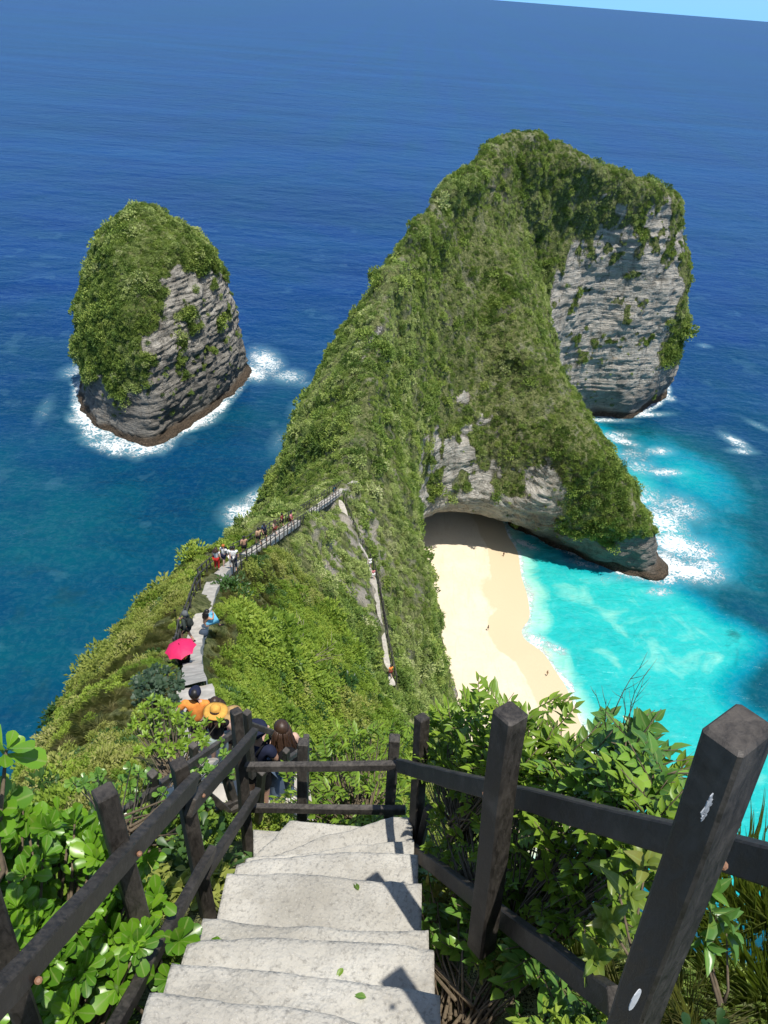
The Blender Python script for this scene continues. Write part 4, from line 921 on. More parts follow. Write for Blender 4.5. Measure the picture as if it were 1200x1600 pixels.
# right railing of the steps
FR = empty('wooden_railing', at(760, 1410, 3.6)); tag(FR, 'dark timber railing along the right side of the concrete steps, before the leafy bush', 'railing', 'dark timber railings round the steps')
bpy.context.view_layer.update()
UPR = (0.62, -0.78, 0)
bp_ = keep(FR, post(FR, P(1157, 1136, 1.44), P(985, 1610, 2.03), 0.125, UPR, M_WOOD, 'thick nearest post with a white oval sticker and a pale scuff', 0.055 + 0.03))
keep(FR, post(FR, P(797, 1112, 3.0), P(760, 1412, 3.6), 0.105, UPR)); keep(FR, post(FR, P(660, 1120, 5.35), P(646, 1365, 6.0), 0.085, UPR))
for (a, b), w_, h_ in ((((624, 1196, 5.70), (1330, 1384, 1.66)), 0.05, 0.098), (((632, 1318, 6.02), (960, 1566, 2.62)), 0.05, 0.10)):
    keep(FR, rail(FR, (P(*a), P(*b)), w_, h_, (0.05, 0, 1)))
keep(FR, rail(FR, (P(640, 1385, 6.0), P(670, 1262, 5.6)), 0.05, 0.07))
for p in ((633, 1203, 5.55), (757, 1240, 3.62), (1130, 1352, 1.72), (732, 1400, 4.3)):
    b_ = MB(); q = P(*p); n_ = (Vector(EYE) - q).normalized(); b_.tube([q - n_ * 0.03, q + n_ * 0.01, q + n_ * 0.014], [0.011, 0.011, 0.006], 8); keep(FR, b_.build('bolt', M_BOLT, FR))
# marks on the nearest post lie on its broad face
def on_post(px, py, rx, ry, name, mat, seed, ragged):
    t0, b0 = P(1157, 1136, 1.44), P(985, 1610, 2.03); ax = (t0 - b0).normalized(); up = Vector(UPR); x = ax.cross(up).normalized(); y = x.cross(ax).normalized()
    d = Vector(ray(px, py)).normalized(); c0 = t0 + y * (0.0425 + 0.0012) if (Vector(EYE) - t0).dot(y) > 0 else t0 - y * (0.0425 + 0.0012)
    k = (c0 - Vector(EYE)).dot(y) / d.dot(y); c = Vector(EYE) + d * k; sgn = 1 if (Vector(EYE) - t0).dot(y) > 0 else -1
    r = random.Random(seed); V = []; n = 28
    for i in range(n):
        a = 2 * math.pi * i / n; m = 1 + ragged * r.uniform(-1, 1); V.append(c + ax * math.sin(a) * ry * m + x * math.cos(a) * rx * m + y * sgn * 0.001)
    V2 = [v - y * sgn * 0.0018 for v in V]; mb = MB(); mb.add(V + V2, [tuple(range(n))] + [(i, (i + 1) % n, n + (i + 1) % n, n + i) for i in range(n)])
    keep(FR, mb.build(name, mat, FR))
on_post(992, 1562, 0.018, 0.040, 'sticker', M_STICK, 1, 0.03)
on_post(1106, 1258, 0.014, 0.022, 'scuff_mark', M_SCUFF, 4, 0.45); on_post(1100, 1275, 0.008, 0.010, 'scuff_mark', M_SCUFF, 9, 0.4)

# railing of the lower flight, below and beyond the steps
FB = empty('wooden_railing', at(330, 1240, 8.0)); tag(FB, 'lower timber railing on the slope left of the landing, with crossing braces', 'railing', 'timber railings of the lower path')
bpy.context.view_layer.update()
for (a, b, w_) in (((302, 1164, 8.2), (306, 1206, 8.5), 0.08), ((238, 1208, 7.0), (243, 1250, 7.4), 0.08), ((36, 1268, 5.0), (40, 1300, 5.2), 0.07), ((386, 1112, 8.7), (392, 1190, 9.4), 0.08), ((322, 1240, 7.6), (331, 1300, 8.0), 0.085), ((352, 1208, 7.9), (370, 1270, 8.3), 0.085), ((409, 1205, 7.4), (405, 1262, 8.0), 0.07)):
    keep(FB, post(FB, P(*a), P(*b), w_, (0.5, 0.8, 0), M_WOODG))
for (a, b), h_ in ((((180, 1278, 6.5), (362, 1148, 8.9)), 0.09), (((318, 1236, 7.4), (356, 1268, 7.9)), 0.07), (((305, 1282, 7.6), (400, 1238, 8.5)), 0.07), (((385, 1130, 9.0), (425, 1144, 9.6)), 0.07), (((352, 1270, 8.1), (395, 1252, 8.2)), 0.07)):
    keep(FB, rail(FB, (P(*a), P(*b)), 0.05, h_, (0.05, 0, 1), M_WOODG))
FD = empty('wooden_railing', at(470, 1180, 9.6)); tag(FD, 'low timber railing on the turn of the path, beside the long haired woman', 'railing', 'timber railings of the lower path')
bpy.context.view_layer.update()
for (a, b, w_) in (((447, 1172, 8.9), (448, 1200, 9.3), 0.07), ((480, 1152, 9.6), (482, 1200, 10.1), 0.09)):
    keep(FD, post(FD, P(*a), P(*b), w_, (0.5, 0.8, 0), M_WOODG))
keep(FD, rail(FD, (P(450, 1186, 9.1), P(478, 1166, 9.7)), 0.05, 0.07, (0.05, 0, 1), M_WOODG))

# slim railings along the ridge path
def path_fence(name, label, Pth, side, off, i0, i1, step, hgt=0.95, lift=0.3, w_=0.075, group='slim railings along the cliff path'):
    root = empty(name, Pth[i0]); tag(root, label, 'railing', group); bpy.context.view_layer.update()
    L = np.concatenate([[0], np.cumsum(np.linalg.norm(np.diff(Pth[i0:i1], axis=0), axis=1))]); s = 0.0; tops = []; r = random.Random(i0 + 7 * side)
    while s < L[-1]:
        k = int(np.searchsorted(L, s, side='right')) - 1; k = min(k, len(L) - 2); t = (s - L[k]) / (L[k + 1] - L[k] + 1e-9)
        p = Pth[i0 + k] * (1 - t) + Pth[i0 + k + 1] * t; d = Pth[i0 + k + 1] - Pth[i0 + k]; d = np.array([d[0], d[1], 0]); d /= np.linalg.norm(d) + 1e-9
        q = Vector(p + np.array([d[1], -d[0], 0]) * off * side) + Vector((0, 0, lift)); tp = q + Vector((r.uniform(-.06, .06), r.uniform(-.06, .06), hgt * r.uniform(0.94, 1.08)))
        b = MB(); b.bar(q - Vector((0, 0, 0.5)), tp, w_, w_, (0.3, 1, 0)); keep(root, b.build('post', M_WOODG, root)); tops.append((q, tp)); s += step * r.uniform(0.9, 1.1)
    for (q0, t0), (q1, t1) in zip(tops[:-1], tops[1:]):
        for f in (0.93, 0.5):
            b = MB(); b.bar(q0.lerp(t0, f), q1.lerp(t1, f), 0.05, 0.06); keep(root, b.build('rail', M_WOODG, root))
iA = 0
def idx_near(Pth, px, py):
    d = Vector(ray(px, py)).normalized(); v = Pth - EYE; c = np.linalg.norm(np.cross(v, np.array(d)), axis=1); return int(np.argmin(c))
n2 = len(PATH2)
i_gap = idx_near(PATH2, 330, 912); i_end = idx_near(PATH2, 550, 760); i_umb = idx_near(PATH2, 296, 1034); i_up = idx_near(PATH2, 322, 944)
path_fence('path_railing', 'slim railing on the sea side of the ridge path, running up to the pale saddle', PATH2, -1, 0.75, i_gap, i_end, 2.0)
path_fence('path_railing', 'slim railing on the beach side of the ridge path, above the pale bare slope', PATH2, 1, 0.75, i_gap + 4, idx_near(PATH2, 528, 772), 2.0)
path_fence('path_railing', 'timber railing behind the hooded man and the red umbrella beside the path', PATH2, -1, 0.55, i_umb, i_gap, 1.7, 1.0, 0.3, 0.09)
path_fence('path_railing', 'dark railing down the right side of the steep narrow path to the beach', PATH3, -1 if PATH3[-1][0] < PATH3[0][0] else -1, 0.55, 0, len(PATH3) - 1, 1.1, 1.0, 0.25, 0.10, 'slim railings along the cliff path')

# ------------------------------------------------------------------ plants beside the steps
M_LEAF_L = mat_leaf("big_leaf_green", [(0.053, 0.150, 0.012), (0.098, 0.240, 0.015), (0.165, 0.345, 0.021), (0.300, 0.480, 0.033)], 0.30, 0.32, 0.5, 0.1, False, True)
M_LEAF_R = mat_leaf("glossy_leaf_deep_green", [(0.059, 0.142, 0.029), (0.109, 0.242, 0.038), (0.193, 0.351, 0.044), (0.361, 0.500, 0.065)], 0.25, 0.32, 0.5, 0.1, False, True)
M_LEAF_C = mat_leaf("fresh_leaf_green", [(0.106, 0.193, 0.020), (0.177, 0.298, 0.029), (0.266, 0.402, 0.040), (0.390, 0.500, 0.064)], 0.32, 0.4, 0.4, 0.1, False, True)
M_LEAF_P = mat_leaf("reddish_leaf", [(0.07, 0.13, 0.02), (0.13, 0.21, 0.03), (0.22, 0.27, 0.05), (0.20, 0.10, 0.06)], 0.30, 0.3, 0.5, 0.1, False, True)
M_FLOWER = plain("white_blossom", (0.80, 0.80, 0.72), 0.7, 0.1, 40)

def rosette(r, B, D, U_, T, tip, ax, n, L, spread=(0.35, 1.15)):
    """n leaves in a spiral round a stem tip"""
    ax = Vector(ax).normalized(); x = ax.orthogonal().normalized(); y = ax.cross(x); a0 = r.uniform(0, 6.28); tn = r.random()
    for i in range(n):
        a = a0 + i * 2.4; f = i / n; sp = spread[1] + (spread[0] - spread[1]) * f
        d = (x * math.cos(a) + y * math.sin(a)) * math.sin(sp) + ax * math.cos(sp)
        d = d + Vector((r.uniform(-.12, .12), r.uniform(-.12, .12), r.uniform(-.12, .12)))
        B.append(Vector(tip) + ax * (0.05 * f) - ax * 0.03); D.append(d); U_.append(ax * 1.0 + Vector((0, 0, 0.35)) + d * -0.2); T.append(min(1, max(0, 0.55 * tn + 0.45 * r.random())))
def sprig(r, B, D, U_, T, base, ax, length, n, droop=0.0, ang=0.9):
    """leaves set alternately along a twig"""
    ax = Vector(ax).normalized(); x = ax.cross(Vector((0, 0, 1)))
    if x.length < 0.05: x = Vector((1, 0, 0))
    x.normalize(); up = x.cross(ax).normalized(); tn = r.random(); pts = []
    for i in range(n):
        f = (i + 0.5) / n; p = Vector(base) + ax * (length * f) + Vector((0, 0, -droop * f * f * length)); pts.append(p); s = 1 if i % 2 else -1
        d = ax * math.cos(ang) + x * s * math.sin(ang) + up * r.uniform(-0.15, 0.35)
        if i == n - 1: d = ax
        B.append(p); D.append(d); U_.append(up + Vector((0, 0, 0.5)) + Vector((r.uniform(-.3, .3), r.uniform(-.3, .3), 0))); T.append(min(1, 0.6 * tn + 0.4 * r.random()))
    return pts
def plant(name, label, cat, root, tips, mat, kind, L, Wd, mode, seed, group=None, nleaf=8, stem_r=0.008, flowers=0, extra=None, jl=(0.55, 1.2)):
    """tips: list of (point, axis); mode rosette or sprig"""
    r = random.Random(seed); B, D, U_, T = [], [], [], []; st = MB(); root = Vector(root); owner = []
    for (p, ax) in tips:
        p = Vector(p); k0 = len(B)
        if mode == 'rosette': rosette(r, B, D, U_, T, p, ax, nleaf, L); q = p
        else:
            ln = L * r.uniform(1.7, 3.0); sprig(r, B, D, U_, T, p, ax, ln, nleaf, r.uniform(0, .5), r.uniform(0.7, 1.1)); q = p
            a = Vector(ax).normalized(); st.tube([p, p + a * ln * 0.5, p + a * ln], [0.004, 0.003, 0.002], 5)
        m = q.lerp(root, 0.5) + Vector((r.uniform(-.06, .06), r.uniform(-.06, .06), -0.12 * r.random())); e = root + Vector((r.uniform(-.25, .25), r.uniform(-.25, .25), 0)) * (q - root).length * 0.35
        st.tube([e, m, q], [stem_r * 1.6, stem_r, stem_r * 0.55], 5)
    o = empty(name, root); tag(o, label, cat, group); bpy.context.view_layer.update()
    R_ = np.random.default_rng(seed); nl = len(B); taper = (1.1 - 0.5 * (np.arange(nl) % nleaf) / nleaf) if mode == 'rosette' else 1.0
    fol = leaves(np.array([tuple(b - root) for b in B]), np.array([tuple(d) for d in D]), np.array([tuple(u) for u in U_]), L * taper * R_.uniform(jl[0], jl[1], nl), Wd * R_.uniform(0.85, 1.15, nl), kind, T)
    link('foliage', fol, mat, o); s_ = st.build('stem', M_STEM, o, True); keep(o, s_)
    for i in range(flowers):
        p, ax = tips[r.randrange(len(tips))]; fb = MB(); c = Vector(p) + Vector(ax).normalized() * L * r.uniform(0.6, 1.5)
        for j in range(26):
            fb.ball(c + Vector((r.gauss(0, .022), r.gauss(0, .022), r.gauss(0, .02))), r.uniform(.004, .0075), 5, 4)
        keep(o, fb.build('blossom', M_FLOWER, o, True))
    return o
def tips_px(n, poly, depthfn, seed, lean, spread=0.5, jd=0.25):
    """stem tips spread over a canopy: positions over that outline, at depths from depthfn"""
    r = random.Random(seed); xs = [p[0] for p in poly]; ys = [p[1] for p in poly]; out = []
    while len(out) < n:
        x, y = r.uniform(min(xs), max(xs)), r.uniform(min(ys), max(ys)); c = False
        for (ax, ay), (bx, by) in zip(poly, poly[1:] + poly[:1]):
            if (ay > y) != (by > y) and x < (bx - ax) * (y - ay) / (by - ay) + ax: c = not c
        if not c: continue
        out.append((P(x, y, depthfn(x, y) + r.uniform(0, jd)), Vector((lean[0] + r.uniform(-1, 1) * spread, lean[1] + r.uniform(-1, 1) * spread, lean[2]))))
    return out
# left of the steps
dl = lambda x, y: 3.55 + (1300 - y) * 0.0022 - (x - 100) * -0.0012
plant('broadleaf_shrub', 'big leaved bright green shrub filling the corner outside the left railing', 'shrub', at(60, 1700, 3.4),
      tips_px(215, [(-60, 1275), (60, 1262), (150, 1290), (240, 1330), (262, 1400), (215, 1480), (120, 1590), (-60, 1600)], dl, 11, (0.1, -0.35, 0.9), 0.8, 0.5), M_LEAF_L, 'obovate', 0.108, 0.50, 'rosette', 21, None, 12, 0.010)
plant('broadleaf_shrub', 'low rosettes of large light green leaves squeezed between the lower left rail and the steps', 'shrub', at(275, 1590, 3.75),
      [(P(280, 1470, 3.66), (0.3, -0.5, 0.9)), (P(300, 1515, 3.55), (0.6, -0.5, 0.6)), (P(265, 1530, 3.62), (-0.2, -0.6, 0.8)), (P(215, 1515, 3.5), (-0.3, -0.5, 0.9)), (P(182, 1545, 3.3), (0, -0.6, 0.8)), (P(318, 1500, 3.7), (0.8, -.2, .5))], M_LEAF_L, 'obovate', 0.135, 0.60, 'rosette', 22, None, 8, 0.010)
plant('broadleaf_shrub', 'single upright stem with a rosette of big leaves against the dark blue water', 'shrub', at(-40, 1420, 2.6),
      [(P(10, 1172, 2.45), (0.5, 0.1, 0.8)), (P(-25, 1225, 2.4), (0.1, -0.3, 0.9)), (P(-5, 1262, 2.55), (0.3, -0.4, 0.8))], M_LEAF_L, 'obovate', 0.12, 0.60, 'rosette', 23, None, 8, 0.010)
plant('hillside_shrub', 'dark glossy shrub just below the left railing and above the lower path', 'shrub', at(180, 1330, 5.3),
      tips_px(60, [(95, 1215), (200, 1190), (300, 1195), (350, 1150), (385, 1180), (300, 1330), (255, 1330), (190, 1275)], lambda x, y: 6.2 + (1260 - y) * 0.012 + (x - 200) * 0.004, 31, (0, -0.3, 0.9), 0.6, 0.9), M_LEAF_R, 'obovate', 0.085, 0.62, 'rosette', 32, None, 9, 0.007)
plant('hillside_shrub', 'light green bushy shrub below the people in orange and straw hat', 'shrub', at(270, 1220, 10.5),
      tips_px(75, [(200, 1110), (250, 1085), (285, 1108), (318, 1120), (352, 1128), (330, 1165), (285, 1185), (210, 1180)], lambda x, y: 10.9 + (1150 - y) * 0.022, 33, (0, -0.3, 0.9), 0.6, 0.8), M_LEAF_C, 'lance', 0.115, 0.42, 'rosette', 34, None, 9, 0.008)
plant('hillside_shrub', 'blue green dense shrub below the red umbrella on the left of the path', 'shrub', at(240, 1100, 17.5),
      tips_px(80, [(205, 1062), (240, 1040), (285, 1052), (282, 1095), (215, 1100)], lambda x, y: 16.4 + (1070 - y) * 0.03, 35, (0, -0.3, 0.9), 0.6, 0.9), mat_leaf("grey_green_leaf", [(0.03, 0.06, 0.035), (0.05, 0.085, 0.05), (0.08, 0.12, 0.07)], 0.25, 0.45, 0.3, 0.1, False), 'obovate', 0.13, 0.6, 'rosette', 36, None, 9, 0.008)
# beyond the landing
plant('hillside_shrub', 'lush green shrub behind the landing railing, right of the long haired woman', 'shrub', at(560, 1290, 7.4),
      tips_px(150, [(490, 1165), (540, 1140), (610, 1135), (640, 1150), (640, 1300), (490, 1290), (420, 1240), (470, 1210)], lambda x, y: 7.3 + (1240 - y) * 0.010, 37, (0.1, -0.35, 0.85), 0.6, 0.8), M_LEAF_C, 'lance', 0.10, 0.42, 'sprig', 38, None, 8, 0.007)
# right of the steps
def dr(x, y):
    rx = np.interp(x, [620, 660, 790, 900, 1000, 1080], [5.9, 5.4, 3.7, 3.0, 2.55, 2.3])
    return rx + 0.22 + max(0, (1330 - y)) * np.interp(x, [620, 800, 1080], [0.0008, 0.0022, 0.0034]) - max(0, y - 1420) * np.interp(x, [620, 800, 1080], [0.0052, 0.0012, 0.0])
plant('leafy_bush', 'tall fresh green bush with long light leaves left of the pointed post, above the beach', 'bush', at(720, 1300, 5.1),
      tips_px(110, [(668, 1150), (700, 1115), (745, 1110), (770, 1125), (815, 1130), (810, 1230), (700, 1230), (662, 1210)], dr, 41, (0.0, -0.15, 0.9), 0.7, 0.5), M_LEAF_C, 'lance', 0.098, 0.38, 'sprig', 42, None, 11, 0.006)
plant('leafy_bush', 'glossy dark green bush with drooping pointed leaves standing out against the turquoise water', 'bush', at(950, 1330, 3.5),
      tips_px(64, [(875, 1175), (930, 1140), (975, 1145), (1030, 1185), (1050, 1205), (1040, 1250), (990, 1275), (900, 1260), (870, 1210)], lambda x, y: dr(x, y) + 0.1, 43, (0.1, -0.3, 0.7), 0.8, 0.45), M_LEAF_R, 'ovate', 0.082, 0.66, 'sprig', 44, None, 8, 0.006)
plant('leafy_bush', 'pale green sprigs rising between the pointed post and the dark bush over the shore', 'bush', at(850, 1300, 4.3),
      tips_px(30, [(815, 1120), (850, 1098), (880, 1120), (885, 1210), (820, 1230)], lambda x, y: dr(x, y) + 0.3, 45, (0.05, -0.1, 0.9), 0.6, 0.4), M_LEAF_C, 'ovate', 0.085, 0.5, 'sprig', 46, None, 9, 0.006)
plant('leafy_bush', 'dense small leaved bush with white blossom behind the right railing', 'bush', at(790, 1480, 4.2),
      tips_px(420, [(655, 1180), (760, 1190), (900, 1190), (1050, 1200), (1060, 1290), (1000, 1400), (880, 1480), (760, 1420), (650, 1330)], dr, 47, (-0.1, -0.45, 0.8), 0.7, 0.6), M_LEAF_C, 'ovate', 0.070, 0.60, 'sprig', 48, None, 9, 0.005, 14)
plant('leafy_bush', 'dark bush with broad leaves spilling under the right rail onto the steps', 'bush', at(720, 1640, 3.5),
      tips_px(190, [(596, 1340), (640, 1325), (700, 1370), (800, 1440), (920, 1540), (960, 1620), (720, 1640), (640, 1580), (600, 1450)], dr, 49, (-0.45, -0.45, 0.55), 0.6, 0.45) + tips_px(46, [(596, 1350), (650, 1340), (715, 1420), (740, 1520), (720, 1600), (640, 1560), (610, 1450)], lambda x, y: dr(x, y) - 0.42, 149, (-0.5, -0.2, 0.7), 0.6, 0.3), M_LEAF_R, 'ovate', 0.088, 0.72, 'sprig', 50, None, 7, 0.006)
plant('young_shrub', 'young shrub with long reddish and yellow green leaves left of the nearest post', 'shrub', at(985, 1560, 2.75),
      [(P(985, 1400, 2.6), (0.1, -0.5, 0.8)), (P(1010, 1350, 2.65), (0.0, -0.3, 0.9)), (P(950, 1440, 2.65), (-0.3, -0.5, 0.7)), (P(1000, 1450, 2.55), (0.2, -0.6, 0.5)), (P(960, 1360, 2.75), (-0.2, -0.3, 0.8)), (P(930, 1500, 2.8), (-0.3, -0.5, 0.6))], M_LEAF_P, 'ovate', 0.098, 0.52, 'rosette', 51, None, 8, 0.006)
plant('young_shrub', 'thin shrub with hanging lance leaves right of the nearest post', 'shrub', at(1120, 1560, 2.7),
      [(P(1120, 1430, 2.6), (0.3, -0.4, 0.3)), (P(1100, 1470, 2.6), (0.1, -0.5, 0.2)), (P(1135, 1455, 2.65), (0.5, -0.3, 0.1)), (P(1110, 1395, 2.7), (0, -.3, .6))], M_LEAF_R, 'lance', 0.12, 0.4, 'rosette', 52, None, 6, 0.005)
# bare twigs
def twigs(name, label, root, seed, n, ln, mat, spread, r0=0.008, up=1.0, lean=(0, 0)):
    r = random.Random(seed); b = MB(); root = Vector(root)
    for i in range(n):
        d = Vector((lean[0] + r.uniform(-1, 1) * spread, lean[1] + r.uniform(-1, 1) * spread, up)).normalized(); p = root + Vector((r.uniform(-.15, .15), r.uniform(-.15, .15), 0)) * ln; pts = [p]
        L_ = ln * r.uniform(0.6, 1.1)
        for k in range(5):
            d = (d + Vector((r.uniform(-.18, .18), r.uniform(-.18, .18), r.uniform(-.12, .12)))).normalized(); p = p + d * L_ / 5; pts.append(p)
        b.tube(pts, [r0 * (1 - k / 6.5) for k in range(6)], 5)
        for k in (2, 3, 4):
            q = pts[k]; e = (d + Vector((r.uniform(-1, 1), r.uniform(-1, 1), r.uniform(-.2, .5))) * 0.7).normalized(); b.tube([q, q + e * L_ * 0.16, q + e * L_ * 0.28 + Vector((0, 0, .02 * ln))], [r0 * .5, r0 * .35, r0 * .15], 4)
    o = b.build(name, mat, None, True); tag(o, label, 'dead branches'); return o
twigs('bare_twigs', 'thin dark bare twigs sticking up from the bush before the turquoise bay', P(960, 1130, 3.6), 61, 6, 0.42, M_STEM, 0.5, 0.003)
def grass_clump(name, label, root, n, L, seed, spread=0.6, mat=None):
    me = tuft(seed, n, L, 0.014, spread, 1.5 if L > 0.12 else 0.5); me.name = name; o = link(name, me, mat or M_GRASS); o.location = root; tag(o, label, 'grass', 'grass clumps beside the nearest post'); return o
grass_clump('grass_clump', 'patch of long green grass right of the nearest post, upper patch before the water', P(1205, 1440, 3.4), 620, 0.20, 81, 0.6, M_MID_B)
grass_clump('grass_clump', 'patch of fine grass in the bottom right corner beside the nearest post', P(1215, 1560, 3.1), 620, 0.17, 82, 0.7, M_MID_B)
grass_clump('grass_clump', 'short dry grass at the foot of the nearest post', P(1090, 1600, 2.75), 320, 0.10, 83, 0.8)
def fallen(label, px, py, z, seed, L, mat):
    h_ = BVH_ST.ray_cast(Vector(EYE), Vector(ray(px, py)).normalized())[0]; c = h_ if h_ is not None else atz(px, py, z); z = c[2]; r = random.Random(seed); me = leaves([tuple(Vector(c) * 0)], [(r.uniform(-1, 1), r.uniform(-1, 1), .05)], [(0.1, 0.1, 1)], L, .55, 'ovate', [r.random()], 'fallen_leaf'); me.materials.append(mat); o = link('fallen_leaf', me); o.location = (c[0], c[1], z + .006); tag(o, label, 'leaf', 'leaves fallen on the steps')
fallen('small green leaf lying on the lowest visible step', 572, 1560, 136.76, 3, .055, M_LEAF_R); fallen('green leaf on the step in front of the lower left rosettes', 536, 1514, 136.52, 4, .05, M_LEAF_C); fallen('brown leaf on the wide tread near the right railing', 560, 1392, 136.06, 8, .06, M_LEAF_P)
twigs('bare_twigs', 'fine dark twigs bending over the water right of the dark bush', P(1040, 1200, 3.1), 62, 4, 0.28, M_STEM, 0.4, 0.0028, 0.3, (0.9, 0.2))
h1 = hit(470, 1030)
twigs('bare_branches', 'pale leafless branches fanning out of the green slope right of the path', h1 - Vector((0, 0, 0.2)), 63, 10, 3.4, M_TWIG, 0.9, 0.035, 1.0, (0.5, 0))

# ------------------------------------------------------------------ people
SKIN = plain("tanned_skin", (0.42, 0.24, 0.16), 0.6, 0.08, 30, 0.3); SKIN_L = plain("light_skin", (0.58, 0.37, 0.28), 0.6, 0.08, 30, 0.3); SKIN_D = plain("brown_skin", (0.24, 0.13, 0.08), 0.6, 0.08, 30, 0.3)
CLOTH = {}
def cloth(name, c):
    if name not in CLOTH: CLOTH[name] = plain(name, c, 0.9, 0.18, 14, 0.1)
    return CLOTH[name]
HAIR_B = plain("black_hair", (0.012, 0.010, 0.009), 0.45, 0.3, 60, 0.4); HAIR_BR = plain("brown_hair", (0.045, 0.024, 0.014), 0.45, 0.3, 60, 0.4)
M_EYE = plain("dark_eye", (0.02, 0.015, 0.01), 0.3, 0.1, 10, 0.5)
def skin_mesh(name, joints, edges, roots, mat, parent, sub=1):
    names = list(joints); ix = {n: i for i, n in enumerate(names)}
    me = bpy.data.meshes.new(name); bm = bmesh.new(); sk = bm.verts.layers.skin.verify(); vs = []
    for n in names:
        p, r = joints[n]; v = bm.verts.new(p); v[sk].radius = (r, r) if not isinstance(r, tuple) else r; v[sk].use_root = n in roots; vs.append(v)
    for a, b in edges: bm.edges.new((vs[ix[a]], vs[ix[b]]))
    bm.to_mesh(me); bm.free()
    o = link(name, me, mat, parent)
    m = o.modifiers.new('skin', 'SKIN'); m.use_smooth_shade = True; m.branch_smoothing = 0.6
    sb = o.modifiers.new('sub', 'SUBSURF'); sb.levels = sub; sb.render_levels = sub; return o
STAND = dict(pelvis=(0, 0, .95), waist=(0, .0, 1.10), chest=(0, .01, 1.33), neck=(0, 0, 1.47), skull0=(0, .015, 1.54), skull=(0, .02, 1.62), crown=(0, .012, 1.68),
             sh_l=(-.19, 0, 1.41), el_l=(-.26, -.02, 1.13), wr_l=(-.27, .08, .90), ha_l=(-.27, .10, .83), sh_r=(.19, 0, 1.41), el_r=(.26, -.02, 1.13), wr_r=(.27, .08, .90), ha_r=(.27, .10, .83),
             hip_l=(-.10, 0, .90), kn_l=(-.11, .03, .50), an_l=(-.115, -.02, .09), to_l=(-.13, .13, .04), hip_r=(.10, 0, .90), kn_r=(.11, .03, .50), an_r=(.115, -.02, .09), to_r=(.13, .13, .04))
SIT = dict(STAND, pelvis=(0, 0, .16), waist=(0, .04, .32), chest=(0, .08, .54), neck=(0, .11, .67), skull0=(0, .13, .73), skull=(0, .15, .81), crown=(0, .14, .87), sh_l=(-.19, .09, .61), el_l=(-.27, .20, .38), wr_l=(-.16, .38, .34), ha_l=(-.12, .44, .33),
           sh_r=(.19, .09, .61), el_r=(.27, .20, .38), wr_r=(.16, .38, .34), ha_r=(.12, .44, .33), hip_l=(-.11, .02, .13), kn_l=(-.15, .42, .28), an_l=(-.15, .62, -.08), to_l=(-.16, .78, -.13), hip_r=(.11, .02, .13), kn_r=(.15, .42, .28), an_r=(.15, .62, -.08), to_r=(.16, .78, -.13))
WALK = dict(STAND, kn_l=(-.10, .16, .52), an_l=(-.11, .20, .10), to_l=(-.12, .36, .07), kn_r=(.10, -.02, .49), an_r=(.11, -.24, .14), to_r=(.12, -.12, .04), el_l=(-.25, -.12, 1.15), wr_l=(-.25, -.04, .93), ha_l=(-.25, 0, .86), el_r=(.25, .06, 1.14), wr_r=(.24, .22, .97), ha_r=(.23, .28, .93))
RAD = dict(pelvis=.145, waist=.125, chest=.150, neck=.055, skull0=.068, skull=.098, crown=.062, sh_l=.072, el_l=.045, wr_l=.030, ha_l=.030, hip_l=.095, kn_l=.060, an_l=.040, to_l=.034)
for k in ('sh', 'el', 'wr', 'ha', 'hip', 'kn', 'an', 'to'): RAD[k + '_r'] = RAD[k + '_l']
EDG = [('pelvis', 'waist'), ('waist', 'chest'), ('chest', 'neck'), ('neck', 'skull0'), ('skull0', 'skull'), ('skull', 'crown')]
for q in 'lr': EDG += [('chest', 'sh_' + q), ('sh_' + q, 'el_' + q), ('el_' + q, 'wr_' + q), ('wr_' + q, 'ha_' + q), ('pelvis', 'hip_' + q), ('hip_' + q, 'kn_' + q), ('kn_' + q, 'an_' + q), ('an_' + q, 'to_' + q)]
def lerp3(a, b, t): return tuple(a[i] + (b[i] - a[i]) * t for i in range(3))
